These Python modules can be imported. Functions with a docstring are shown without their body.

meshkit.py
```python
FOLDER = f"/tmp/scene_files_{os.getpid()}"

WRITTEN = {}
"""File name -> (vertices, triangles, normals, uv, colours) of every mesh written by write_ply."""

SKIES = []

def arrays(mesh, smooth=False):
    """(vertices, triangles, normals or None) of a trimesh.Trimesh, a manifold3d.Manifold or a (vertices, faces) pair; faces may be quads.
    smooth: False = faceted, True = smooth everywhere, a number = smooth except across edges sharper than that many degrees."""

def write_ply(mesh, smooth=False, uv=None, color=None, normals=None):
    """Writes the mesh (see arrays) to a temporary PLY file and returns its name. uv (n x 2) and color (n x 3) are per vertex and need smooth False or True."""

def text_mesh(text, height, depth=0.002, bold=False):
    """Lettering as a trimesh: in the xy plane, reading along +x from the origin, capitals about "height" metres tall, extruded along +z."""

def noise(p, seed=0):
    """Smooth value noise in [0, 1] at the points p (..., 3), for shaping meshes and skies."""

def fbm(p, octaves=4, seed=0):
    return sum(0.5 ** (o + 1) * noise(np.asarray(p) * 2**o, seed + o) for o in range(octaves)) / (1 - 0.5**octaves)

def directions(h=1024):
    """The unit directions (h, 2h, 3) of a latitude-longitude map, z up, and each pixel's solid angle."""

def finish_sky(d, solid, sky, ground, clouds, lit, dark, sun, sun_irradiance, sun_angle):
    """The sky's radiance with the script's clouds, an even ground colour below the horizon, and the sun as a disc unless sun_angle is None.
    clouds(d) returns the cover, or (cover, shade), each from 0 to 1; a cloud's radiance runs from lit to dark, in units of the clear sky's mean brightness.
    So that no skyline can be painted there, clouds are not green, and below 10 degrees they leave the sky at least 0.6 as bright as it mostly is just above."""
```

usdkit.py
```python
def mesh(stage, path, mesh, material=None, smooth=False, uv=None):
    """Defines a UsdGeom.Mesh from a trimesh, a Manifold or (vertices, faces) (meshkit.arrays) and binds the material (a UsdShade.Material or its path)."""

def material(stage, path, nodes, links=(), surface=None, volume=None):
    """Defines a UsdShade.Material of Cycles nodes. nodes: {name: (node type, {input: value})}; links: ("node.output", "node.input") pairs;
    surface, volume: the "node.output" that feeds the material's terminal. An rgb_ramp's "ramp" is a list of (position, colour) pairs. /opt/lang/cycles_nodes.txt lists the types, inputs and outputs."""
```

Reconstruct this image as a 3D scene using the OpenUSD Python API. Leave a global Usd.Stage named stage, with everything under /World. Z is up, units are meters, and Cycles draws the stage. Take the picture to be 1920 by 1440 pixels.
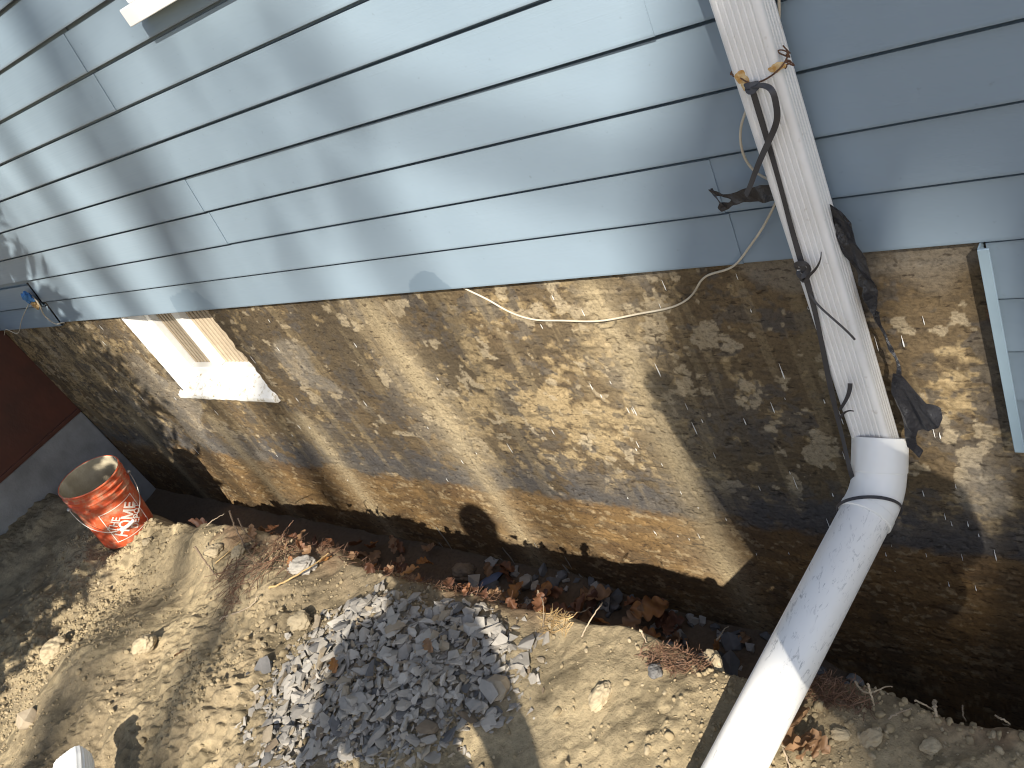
import math, random
import numpy as np
import trimesh, shapely
from shapely.geometry import Polygon, Point, LineString
import manifold3d as m3
import usdkit, meshkit
from meshkit import noise, fbm
from pxr import Usd, UsdGeom, UsdLux, UsdShade, Gf, Sdf, Vt

stage = Usd.Stage.CreateInMemory()
UsdGeom.SetStageUpAxis(stage, UsdGeom.Tokens.z)
UsdGeom.SetStageMetersPerUnit(stage, 1.0)
UsdGeom.Xform.Define(stage, '/World')
stage.SetDefaultPrim(stage.GetPrimAtPath('/World'))
UsdGeom.Scope.Define(stage, '/World/Looks')

# ---------------------------------------------------------------- camera, sky, sun, exposure
H = 1.65                       # camera height above the bank; wall siding plane is Y = WALL, X runs along the wall
WALL = 1.387
CONC = 1.41                    # face of the foundation concrete
RM = np.array([[0.75052031, 0.49573842, -0.43699277], [0.01446534, -0.67342653, -0.73911262], [-0.66068905, 0.54839779, -0.51259131]])
FPX = 1576.6
EXPOSURE = 1.08
SUN = np.array([0.75, -1.0, 0.97]); SUN = SUN / np.linalg.norm(SUN)
cam = UsdGeom.Camera.Define(stage, '/World/camera')
cam.CreateHorizontalApertureAttr(36.0); cam.CreateVerticalApertureAttr(27.0)
cam.CreateFocalLengthAttr(36.0 * FPX / 1920)
cam.CreateClippingRangeAttr(Gf.Vec2f(0.02, 500))
cam.CreateExposureAttr(EXPOSURE)
mtx = np.eye(4); mtx[0, :3] = RM[0]; mtx[1, :3] = -RM[1]; mtx[2, :3] = -RM[2]; mtx[3, :3] = [0, 0, H]
cam.AddTransformOp().Set(Gf.Matrix4d(*mtx.ravel().tolist()))

sky = UsdLux.DomeLight.Define(stage, '/World/sky')
skym = usdkit.material(stage, '/World/Looks/sky', {
    's': ('sky_texture', {'sky_type': 'single_scattering', 'sun_disc': False, 'sun_elevation': math.asin(SUN[2]), 'sun_rotation': math.atan2(SUN[0], SUN[1]), 'air_density': 1.0, 'aerosol_density': 1.2}),
    'b': ('background_shader', {'strength': 0.098})}, [('s.color', 'b.color')], surface='b.background')
UsdShade.MaterialBindingAPI.Apply(sky.GetPrim()).Bind(skym)
sky.GetPrim().SetCustomDataByKey('kind', 'structure')
sun = UsdLux.DistantLight.Define(stage, '/World/sun')
sun.CreateNormalizeAttr(True); sun.CreateIntensityAttr(1.2); sun.CreateAngleAttr(0.5); sun.CreateColorAttr(Gf.Vec3f(1.0, 0.94, 0.83))
zax = SUN; xax = np.cross([0, 0, 1], zax); xax /= np.linalg.norm(xax); yax = np.cross(zax, xax)
sm = np.eye(4); sm[0, :3] = xax; sm[1, :3] = yax; sm[2, :3] = zax
sun.AddTransformOp().Set(Gf.Matrix4d(*sm.ravel().tolist()))

# ---------------------------------------------------------------- helpers
used = {}
def numbered(parent, name):
    key = (str(parent), name); n = used.get(key, 0); used[key] = n + 1
    return name if n == 0 else '%s_%03d' % (name, n)
def tag(prim, label=None, category=None, group=None, kind=None):
    prim = prim.GetPrim() if hasattr(prim, 'GetPrim') else prim
    for k, v in (('label', label), ('category', category), ('group', group), ('kind', kind)):
        if v: prim.SetCustomDataByKey(k, v)
    return prim
def thing(name, label=None, category=None, group=None, kind=None, loc=(0, 0, 0)):
    x = UsdGeom.Xform.Define(stage, '/World/' + numbered('/World', name))
    if any(loc): x.AddTranslateOp().Set(Gf.Vec3d(*map(float, loc)))
    return tag(x.GetPrim(), label, category, group, kind)
def obj(name, mesh, mat, parent=None, smooth=30, label=None, category=None, group=None, kind=None, tint=None, uv=None):
    base = '/World' if parent is None else str(parent.GetPath())
    m = usdkit.mesh(stage, base + '/' + numbered(base, name), mesh, mat, smooth=smooth, uv=uv)
    if tint is not None:
        UsdGeom.PrimvarsAPI(m).CreatePrimvar('tint', Sdf.ValueTypeNames.Color3fArray, 'vertex').Set(Vt.Vec3fArray.FromNumpy(np.asarray(tint, np.float32)))
    return tag(m.GetPrim(), label, category, group, kind)
def ray(u, v): return RM.T @ np.array([u - 960.0, v - 720.0, FPX])
def onY(u, v, Y=CONC):
    r = ray(u, v); return r * (Y / r[1]) + [0, 0, H]
def onZ(u, v, z=0.0):
    r = ray(u, v); return r * ((z - H) / r[2]) + [0, 0, H]
def at_depth(u, v, d):
    return ray(u, v) * (d / FPX) + [0, 0, H]
def ss(a, b, x):
    t = np.clip((x - a) / (b - a), 0, 1); return t * t * (3 - 2 * t)
def cat(ms): return trimesh.util.concatenate([m for m in ms if m is not None])
def box(x0, x1, y0, y1, z0, z1):
    m = trimesh.creation.box((x1 - x0, y1 - y0, z1 - z0)); m.apply_translation(((x0 + x1) / 2, (y0 + y1) / 2, (z0 + z1) / 2)); return m
def rbox(x0, x1, y0, y1, z0, z1, r=.004):
    s = m3.Manifold.sphere(r, 8); c = []
    for x in (x0 + r, x1 - r):
        for y in (y0 + r, y1 - r):
            for z in (z0 + r, z1 - r): c.append(s.translate((x, y, z)))
    return tm(m3.Manifold.batch_hull(c))
def tm(man):
    g = man.to_mesh(); return trimesh.Trimesh(np.array(g.vert_properties[:, :3], float), np.array(g.tri_verts), process=False)
def spline(pts, n):
    pts = np.asarray(pts, float)
    from scipy.interpolate import CubicSpline, PchipInterpolator
    d = np.r_[0, np.cumsum(np.linalg.norm(np.diff(pts, axis=0), axis=1) ** .7)]
    return CubicSpline(d, pts)(np.linspace(0, d[-1], n)) if len(pts) > 2 else pts[0] + (pts[1] - pts[0]) * np.linspace(0, 1, n)[:, None]
def tube(pts, rad, n=6, caps=True):
    pts = np.asarray(pts, float); k = len(pts); rad = np.broadcast_to(rad, (k,))
    t = np.gradient(pts, axis=0); t /= np.linalg.norm(t, axis=1)[:, None] + 1e-12
    up = np.array([0, 0, 1.0]) if abs(t[0][2]) < .9 else np.array([1.0, 0, 0])
    u = np.cross(t[0], up); u /= np.linalg.norm(u); vs = []
    for i in range(k):
        u = u - t[i] * (u @ t[i]); u /= np.linalg.norm(u); w = np.cross(t[i], u)
        a = np.arange(n) * 2 * np.pi / n
        vs.append(pts[i] + rad[i] * (np.cos(a)[:, None] * u + np.sin(a)[:, None] * w))
    v = np.vstack(vs + [pts[:1], pts[-1:]]); f = []
    for i in range(k - 1):
        for j in range(n):
            a, b = i * n + j, i * n + (j + 1) % n; f += [[a, b, b + n], [a, b + n, a + n]]
    if caps:
        for j in range(n):
            f.append([k * n, (j + 1) % n, j]); f.append([k * n + 1, (k - 1) * n + j, (k - 1) * n + (j + 1) % n])
    return trimesh.Trimesh(v, f, process=False)
def ribbon(pts, width, normals, th=.0012):
    """a flat strap along pts whose face looks along normals"""
    pts = np.asarray(pts, float); k = len(pts); nr = np.broadcast_to(np.asarray(normals, float), (k, 3))
    t = np.gradient(pts, axis=0); t /= np.linalg.norm(t, axis=1)[:, None]
    s = np.cross(t, nr); s /= np.linalg.norm(s, axis=1)[:, None]; nn = np.cross(s, t); w = np.broadcast_to(width, (k,))[:, None] / 2
    q = np.stack([pts - s * w - nn * th / 2, pts + s * w - nn * th / 2, pts + s * w + nn * th / 2, pts - s * w + nn * th / 2], 1)
    v = q.reshape(-1, 3); f = []
    for i in range(k - 1):
        for j in range(4):
            a, b = i * 4 + j, i * 4 + (j + 1) % 4; f += [[a, b, b + 4], [a, b + 4, a + 4]]
    e = (k - 1) * 4
    f += [[0, 2, 1], [0, 3, 2], [e, e + 1, e + 2], [e, e + 2, e + 3]]
    m = trimesh.Trimesh(v, f, process=False); m.fix_normals(); return m
def lathe(profile, n=64):
    """profile: (r, z) pairs"""
    p = np.asarray(profile, float); k = len(p); a = np.arange(n) * 2 * np.pi / n
    v = np.stack([p[:, None, 0] * np.cos(a), p[:, None, 0] * np.sin(a), np.repeat(p[:, 1:], n, 1)], -1).reshape(-1, 3); f = []
    for i in range(k - 1):
        for j in range(n):
            b = (j + 1) % n; f += [[i * n + j, i * n + b, i * n + n + b], [i * n + j, i * n + n + b, i * n + n + j]]
    m = trimesh.Trimesh(v, f, process=True); m.fix_normals(); return m
def grid_faces(ny, nx, keep=None):
    i = np.arange(ny * nx).reshape(ny, nx); q = np.stack([i[:-1, :-1], i[:-1, 1:], i[1:, 1:], i[1:, :-1]], -1).reshape(-1, 4)
    if keep is not None: q = q[keep.ravel()]
    return np.vstack([q[:, [0, 1, 2]], q[:, [0, 2, 3]]])
def mat(name, nodes, links, surface='p.BSDF'):
    return usdkit.material(stage, '/World/Looks/' + name, nodes, links, surface=surface)
def plain(name, c0, c1=None, scale=30, rough=.6, bump=.15, bscale=None, detail=6, spec=.5, dist=.01, **kw):
    """two-tone mottled surface with fine relief"""
    c1 = c1 or tuple(x * .75 for x in c0)
    nodes = {'g': ('texture_coordinate', {}), 'n': ('noise_texture', {'scale': scale, 'detail': detail, 'roughness': .6}),
             'r': ('rgb_ramp', {'ramp': [(.3, c1), (.7, c0)]}), 'n2': ('noise_texture', {'scale': bscale or scale * 4, 'detail': 5, 'roughness': .6}),
             'b': ('bump', {'strength': bump, 'distance': dist}), 'p': ('principled_bsdf', {'roughness': rough, 'specular_ior_level': spec, **kw})}
    links = [('g.object', 'n.vector'), ('g.object', 'n2.vector'), ('n.fac', 'r.fac'), ('r.color', 'p.base_color'), ('n2.fac', 'b.height'), ('b.normal', 'p.normal')]
    return mat(name, nodes, links)

# ---------------------------------------------------------------- materials
M = {}
def siding_material(name, stains=()):
    nodes = {'g': ('geometry', {}), 'm': ('mapping', {'scale': (1.2, 10, 90)}), 'n': ('noise_texture', {'scale': 4.0, 'detail': 6, 'roughness': .65, 'distortion': .6}),
             'b': ('bump', {'strength': .22, 'distance': .0016}),
             'n2': ('noise_texture', {'scale': 2.2, 'detail': 4}), 'r': ('rgb_ramp', {'ramp': [(.25, (.180, .236, .287)), (.75, (.211, .270, .323))]}),
             'n3': ('noise_texture', {'scale': 60, 'detail': 3}), 'r3': ('rgb_ramp', {'ramp': [(.70, (1, 1, 1)), (.80, (.72, .70, .66))]}), 'mx': ('mix', {'mix_type': 'multiply', 'fac': .55}),
             'rr': ('map_range', {'from_min': .3, 'from_max': .7, 'to_min': .36, 'to_max': .5}),
             'p': ('principled_bsdf', {'roughness': .42, 'specular_ior_level': .55})}
    links = [('g.position', 'm.vector'), ('m.vector', 'n.vector'), ('n.fac', 'b.height'), ('b.normal', 'p.normal'), ('g.position', 'n2.vector'), ('n2.fac', 'r.fac'),
             ('g.position', 'n3.vector'), ('n3.fac', 'r3.fac'), ('r.color', 'mx.color1'), ('r3.color', 'mx.color2'), ('n.fac', 'rr.value'), ('rr.result', 'p.roughness')]
    last = 'mx.color'
    if stains:      # dried splash marks: ellipses with a ragged outline
        nodes['sx'] = ('separate_xyz', {}); nodes['nz'] = ('noise_texture', {'scale': 14, 'detail': 4}); links += [('g.position', 'sx.vector'), ('g.position', 'nz.vector')]
        for i, (x, z, rx, rz, dark) in enumerate(stains):
            a = f's{i}'
            nodes.update({a + 'x': ('math', {'math_type': 'subtract', 'value2': x}), a + 'z': ('math', {'math_type': 'subtract', 'value2': z}), a + 'xx': ('math', {'math_type': 'divide', 'value2': rx}), a + 'zz': ('math', {'math_type': 'divide', 'value2': rz}),
                          a + 'x2': ('math', {'math_type': 'power', 'value2': 2}), a + 'z2': ('math', {'math_type': 'power', 'value2': 2}), a + 'd': ('math', {'math_type': 'add'}), a + 'n': ('math', {'math_type': 'multiply_add', 'value2': 1.6, 'value3': -.8}), a + 'e': ('math', {'math_type': 'add'}),
                          a + 'r': ('map_range', {'from_min': .9, 'from_max': 1.02, 'to_min': 1, 'to_max': 0, 'clamp': True}), a + 'f': ('math', {'math_type': 'multiply', 'value2': dark}),
                          a + 'm': ('mix', {'mix_type': 'mix', 'color2': (.10, .15, .20)})})
            links += [('sx.x', a + 'x.value1'), ('sx.z', a + 'z.value1'), (a + 'x.value', a + 'xx.value1'), (a + 'z.value', a + 'zz.value1'), (a + 'xx.value', a + 'x2.value1'), (a + 'zz.value', a + 'z2.value1'),
                      (a + 'x2.value', a + 'd.value1'), (a + 'z2.value', a + 'd.value2'), ('nz.fac', a + 'n.value1'), (a + 'd.value', a + 'e.value1'), (a + 'n.value', a + 'e.value2'), (a + 'e.value', a + 'r.value'),
                      (a + 'r.result', a + 'f.value1'), (a + 'f.value', a + 'm.fac'), (last, a + 'm.color1')]
            last = a + 'm.color'
    links.append((last, 'p.base_color'))
    return mat(name, nodes, links)
M['siding'] = siding_material('blue_vinyl')
st1, st2 = onY(810, 545, WALL), onY(375, 580, WALL)
M['siding_low'] = siding_material('blue_vinyl_splashed', [(st1[0], st1[2], .085, .065, .5), (st2[0] - .02, st2[2] - .01, .17, .11, .4)])
M['trim'] = plain('blue_trim', (.25, .33, .39), (.22, .295, .35), 8, .4, .05, 120)
M['white'] = plain('white_vinyl', (.80, .79, .76), (.74, .73, .69), 6, .38, .03, 60)
M['tape_black'] = plain('black_tape', (.024, .024, .028), (.013, .013, .016), 30, .30, .35, 110)
M['strap'] = plain('grey_strap', (.055, .052, .055), (.038, .036, .038), 20, .5, .1, 200)
M['rust_wire'] = plain('rusty_wire', (.16, .075, .035), (.07, .035, .02), 80, .8, .3, 300)
M['cable'] = plain('cream_cable', (.54, .48, .37), (.42, .36, .27), 14, .5, .05, 100)
M['red_steel'] = plain('red_bulkhead_paint', (.105, .030, .015), (.06, .022, .012), 5, .55, .12, 40)
M['grey_base'] = plain('grey_base', (.30, .29, .275), (.19, .18, .17), 6, .85, .25, 70)
M['blue_cloth'] = plain('blue_rag', (.07, .22, .46), (.04, .13, .30), 60, .8, .3, 200)
M['foam'] = plain('tan_foam', (.55, .38, .18), (.36, .23, .10), 90, .9, .5, 200)
M['dark_gap'] = plain('dark_gap', (.03, .028, .026), (.02, .018, .016), 20, .9, .1)
M['bark'] = plain('bark', (.16, .12, .09), (.09, .07, .05), 9, .9, .5, 40)
M['needle_green'] = plain('evergreen', (.05, .085, .035), (.03, .055, .025), 6, .6, .1)
M['cloth_a'] = plain('dark_jacket', (.05, .055, .075), (.035, .04, .05), 30, .9, .2)
M['cloth_b'] = plain('grey_jacket', (.10, .10, .10), (.07, .07, .07), 30, .9, .2)
M['skin'] = plain('skin', (.42, .26, .19), (.36, .21, .15), 20, .5, .05)
M['trousers'] = plain('blue_trousers', (.05, .065, .10), (.035, .045, .07), 40, .9, .2)
M['phone'] = plain('phone_case', (.02, .02, .022), (.015, .015, .016), 20, .3, .02)
M['hair'] = plain('hair', (.05, .035, .025), (.03, .02, .015), 60, .6, .3)
def stonemat(name, a, b): return plain(name, a, b, 22, .82, .4, 90, dist=.004)
STONES = [stonemat('slate_grey', (.34, .305, .255), (.235, .21, .175)), stonemat('slate_pale', (.42, .38, .32), (.30, .27, .23)), stonemat('slate_mid', (.30, .272, .235), (.205, .187, .163)),
          stonemat('slate_dark', (.135, .127, .12), (.08, .076, .072)), stonemat('stone_tan', (.33, .27, .19), (.22, .17, .11)), stonemat('stone_brown', (.22, .16, .10), (.12, .09, .06))]
M['dusty_stone'] = stonemat('dusty_stone', (.36, .29, .185), (.26, .205, .125))
LEAFM = []
for i, (a, b) in enumerate([((.20, .085, .035), (.11, .045, .02)), ((.30, .175, .09), (.18, .10, .05)), ((.14, .06, .03), (.08, .035, .02)), ((.36, .17, .05), (.22, .09, .03))]):
    n = {'g': ('texture_coordinate', {}), 'n': ('noise_texture', {'scale': 35, 'detail': 5}), 'r': ('rgb_ramp', {'ramp': [(.3, b), (.7, a)]}), 'p': ('principled_bsdf', {'roughness': .6}), 't': ('translucent_bsdf', {}), 'm': ('mix_closure', {'fac': .22})}
    LEAFM.append(mat(f'dead_leaf_{i}', n, [('g.object', 'n.vector'), ('n.fac', 'r.fac'), ('r.color', 'p.base_color'), ('r.color', 't.color'), ('p.BSDF', 'm.closure1'), ('t.BSDF', 'm.closure2')], 'm.closure'))
M['straw'] = plain('dry_straw', (.46, .32, .14), (.30, .19, .08), 25, .7, .1)
M['twig'] = plain('twig', (.22, .155, .10), (.12, .08, .055), 30, .85, .3)
M['root'] = plain('pale_root', (.40, .32, .22), (.24, .18, .12), 30, .8, .2)
M['needles'] = plain('pine_needles', (.175, .09, .048), (.09, .048, .028), 50, .75, .1)
# concrete: stains plus some painted sun and shade come per vertex, fine grain and pits here
M['concrete'] = mat('stained_concrete', {
    'a': ('attribute', {'attribute': 'tint'}), 'g': ('geometry', {}), 'n': ('noise_texture', {'scale': 95, 'detail': 7, 'roughness': .72}), 'r': ('rgb_ramp', {'ramp': [(.30, (.50, .48, .46)), (.5, (.98, .98, .98)), (.72, (1.32, 1.31, 1.28))]}),
    'mx': ('mix', {'mix_type': 'multiply', 'fac': 1.0}), 'mp': ('mapping', {'scale': (1, 1, 2.2)}), 'v': ('noise_texture', {'scale': 38, 'detail': 3, 'roughness': .5}), 'rv': ('rgb_ramp', {'ramp': [(.62, (1, 1, 1)), (.69, (.34, .31, .29))]}), 'my': ('mix', {'mix_type': 'multiply', 'fac': .85}),
    'h': ('math', {'math_type': 'multiply_add', 'value2': -.9}), 'b': ('bump', {'strength': .55, 'distance': .006}), 'p': ('principled_bsdf', {'roughness': .8, 'specular_ior_level': .35})},
    [('g.position', 'n.vector'), ('g.position', 'mp.vector'), ('mp.vector', 'v.vector'), ('n.fac', 'r.fac'), ('a.color', 'mx.color1'), ('r.color', 'mx.color2'), ('v.fac', 'rv.fac'), ('mx.color', 'my.color1'), ('rv.color', 'my.color2'), ('my.color', 'p.base_color'),
     ('v.fac', 'h.value1'), ('n.fac', 'h.value3'), ('h.value', 'b.height'), ('b.normal', 'p.normal')])
M['dirt'] = mat('dirt', {
    'a': ('attribute', {'attribute': 'tint'}), 'g': ('geometry', {}), 'n': ('noise_texture', {'scale': 70, 'detail': 8, 'roughness': .7}), 'r': ('rgb_ramp', {'ramp': [(.3, (.70, .69, .68)), (.5, (1, 1, 1)), (.7, (1.22, 1.21, 1.18))]}),
    'mx': ('mix', {'mix_type': 'multiply', 'fac': 1.0}), 'n2': ('noise_texture', {'scale': 160, 'detail': 6, 'roughness': .65}), 'h': ('math', {'math_type': 'multiply_add', 'value2': .5}), 'b': ('bump', {'strength': .75, 'distance': .008}), 'p': ('principled_bsdf', {'roughness': .95, 'specular_ior_level': .2})},
    [('g.position', 'n.vector'), ('g.position', 'n2.vector'), ('n.fac', 'r.fac'), ('a.color', 'mx.color1'), ('r.color', 'mx.color2'), ('mx.color', 'p.base_color'), ('n2.fac', 'h.value1'), ('n.fac', 'h.value3'), ('h.value', 'b.height'), ('b.normal', 'p.normal')])
M['clod'] = plain('dirt_clod', (.345, .272, .163), (.25, .195, .117), 40, .95, .5, 160, spec=.2, dist=.004)

# ---------------------------------------------------------------- ground
BED = 1.18                     # the trench: from the lip (about Y = .86) down to this line, then level to the wall
PILE = Polygon([(-2.16, .68), (-1.82, .77), (-1.46, .78), (-1.36, .60), (-1.50, .46), (-1.72, .36), (-2.06, .24), (-2.20, .48)])
BUCKET_T = at_depth(166, 893, 4.02)
rb_ = ray(166, 893); rb_ /= np.linalg.norm(rb_)
up_ = RM.T @ np.array([-.60, -.80, 0]); up_ -= rb_ * (up_ @ rb_); up_ /= np.linalg.norm(up_)
BUCKET_A = math.cos(math.radians(27)) * up_ - math.sin(math.radians(27)) * rb_
BUCKET_B = BUCKET_T - .37 * BUCKET_A
def pile_mask(X, Y):
    c = np.array([-1.78, .58]); d = np.stack([X - c[0], Y - c[1]], -1)
    ring = np.array(PILE.exterior.coords)[:-1] - c; a = np.arctan2(ring[:, 1], ring[:, 0]); o = np.argsort(a); a = a[o]; r = np.linalg.norm(ring, axis=1)[o]
    rr = np.interp(np.arctan2(d[..., 1], d[..., 0]), np.r_[a[-1] - 2 * np.pi, a, a[0] + 2 * np.pi], np.r_[r[-1], r, r[0]])
    return np.linalg.norm(d, axis=-1) / rr
def ground(X, Y, fine=True):
    X, Y = np.broadcast_arrays(np.asarray(X, float), np.asarray(Y, float))
    p = np.stack([X, Y, np.zeros_like(X)], -1)
    far = ss(7, 3.5, np.hypot(X + 2, Y))
    lip = .86 + .05 * (noise(p * 2.3, 5) - .5) + .05 * (noise(p * 7, 6) - .5) + .07 * ss(-2.2, -3.6, X) + .03 * np.exp(-((X + 2.45) / .3) ** 2)
    lip = np.where(X > -.35, lip - .0, lip)
    base = -.02 - .04 * ss(-2.3, -3.0, X) - .12 * ss(-2.9, -4.0, X) - .10 * ss(.25, -.9, Y) * ss(-1.4, -2.6, X) * .6
    base = base + .028 * np.exp(-(((X + .9) / .5) ** 2 + ((Y - .6) / .3) ** 2))
    # raised broken lump and hollow to the left
    base = base + .055 * np.exp(-(((X + 3.35) / .32) ** 2 + ((Y - .86) / .10) ** 2))
    base = base - .06 * np.exp(-(((X + 3.5) / .6) ** 2 + ((Y - .60) / .16) ** 2))
    base = base + .07 * np.exp(-(((X + 3.35) / .25) ** 2 + ((Y - .22) / .22) ** 2)) + .06 * np.exp(-(((X + 2.55) / .18) ** 2 + ((Y - .72) / .10) ** 2))
    base = base + .05 * np.exp(-(((X + 2.45) / .3) ** 2 + ((Y - .35) / .2) ** 2))
    base = base - .06 * np.exp(-(((X + .66) / .09) ** 2 + ((Y - .35) / .35) ** 2)) * .6
    amp = far * (1 - .45 * ss(-2.1, -1.2, X))
    rough = .085 * (fbm(p * 2.6, 3, 1) - .5) * amp + .05 * (fbm(p * 8, 3, 2) - .5) * amp
    if fine:
        r1 = 1 - np.abs(2 * fbm(p * 13, 3, 3) - 1)
        lumpy = ss(.40, .62, fbm(p * 2.1, 2, 9))
        rough = rough + far * (.026 * (fbm(p * 24, 3, 4) - .5) * (.4 + .8 * lumpy) + .022 * (fbm(p * 52, 2, 7) - .5) * (.25 + lumpy) + .016 * (r1 - .7) * lumpy)
    pm = pile_mask(X, Y)
    base = base + .03 * ss(1.05, .35, pm) + .02 * ss(1.25, .95, pm)
    top = base + rough
    bed = -.78 + .11 * ss(-1.5, -2.0, X) + .05 * (fbm(p * 6, 3, 8) - .5) - .42 * ss(-1.25, -.6, X)
    t = ss(0, 1, np.clip((Y - lip) / (BED - lip), 0, 1) ** .8)
    z = top * (1 - t) + bed * t + .03 * np.sin(t * np.pi) * (fbm(p * 12, 3, 11) - .5) * 2
    # dirt pressed round the bucket
    d = np.hypot(X - BUCKET_B[0], Y - BUCKET_B[1])
    z = z + (BUCKET_B[2] - .03 - z) * ss(.24, .10, d) * .9
    return z
gx = np.r_[-60, -40, -25, -15, -10, -7.5, np.arange(-6.2, -4.7, .03), np.arange(-4.7, -2.6, .0068), np.arange(-2.6, -.25, .0055), np.arange(-.25, .8, .02), 1.0, 1.4, 2, 3, 5, 8, 13, 22, 40, 60]
gy = np.r_[-60, -40, -25, -15, -10, -6, -4, -2.5, -1.6, np.arange(-1.2, -.35, .03), np.arange(-.35, 1.30, .0058), np.arange(1.30, 1.43, .02)]
GX, GY = np.meshgrid(gx, gy); GZ = ground(GX, GY)
gp = np.stack([GX, GY, GZ], -1)
fl = np.stack([GX, GY, 0 * GX], -1)
n1, n2, n3 = fbm(fl * 1.7, 3, 21), fbm(fl * 7, 4, 22), fbm(fl * 30, 3, 23)
k = ss(.38, .62, .6 * n1 + .4 * n2)[..., None]
gt = (1 - k) * np.array([.235, .183, .112]) + k * np.array([.345, .272, .163])
dark = ss(.55, .66, n2 * .55 + n3 * .45)[..., None]; gt = gt * (1 - .42 * dark) * (.84 + .32 * fbm(fl * 60, 2, 24)[..., None]); damp = ss(.50, .62, fbm(fl * 2.6, 3, 25))[..., None]; gt = gt * (1 - .22 * damp)
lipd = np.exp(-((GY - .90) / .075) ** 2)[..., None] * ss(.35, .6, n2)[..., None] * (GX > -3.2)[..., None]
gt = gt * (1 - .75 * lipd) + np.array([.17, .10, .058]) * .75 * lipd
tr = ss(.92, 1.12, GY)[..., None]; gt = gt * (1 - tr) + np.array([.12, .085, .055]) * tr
gdust = (ss(1.05, .7, pile_mask(GX, GY)) * .7)[..., None]; gt = gt * (1 - gdust) + np.array([.20, .185, .165]) * gdust
obj('ground', (gp.reshape(-1, 3), grid_faces(*GX.shape)), M['dirt'], smooth=True, kind='structure', label='bare tan dirt bank dropping into a trench beside the wall', category='ground', tint=gt.reshape(-1, 3))

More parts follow.
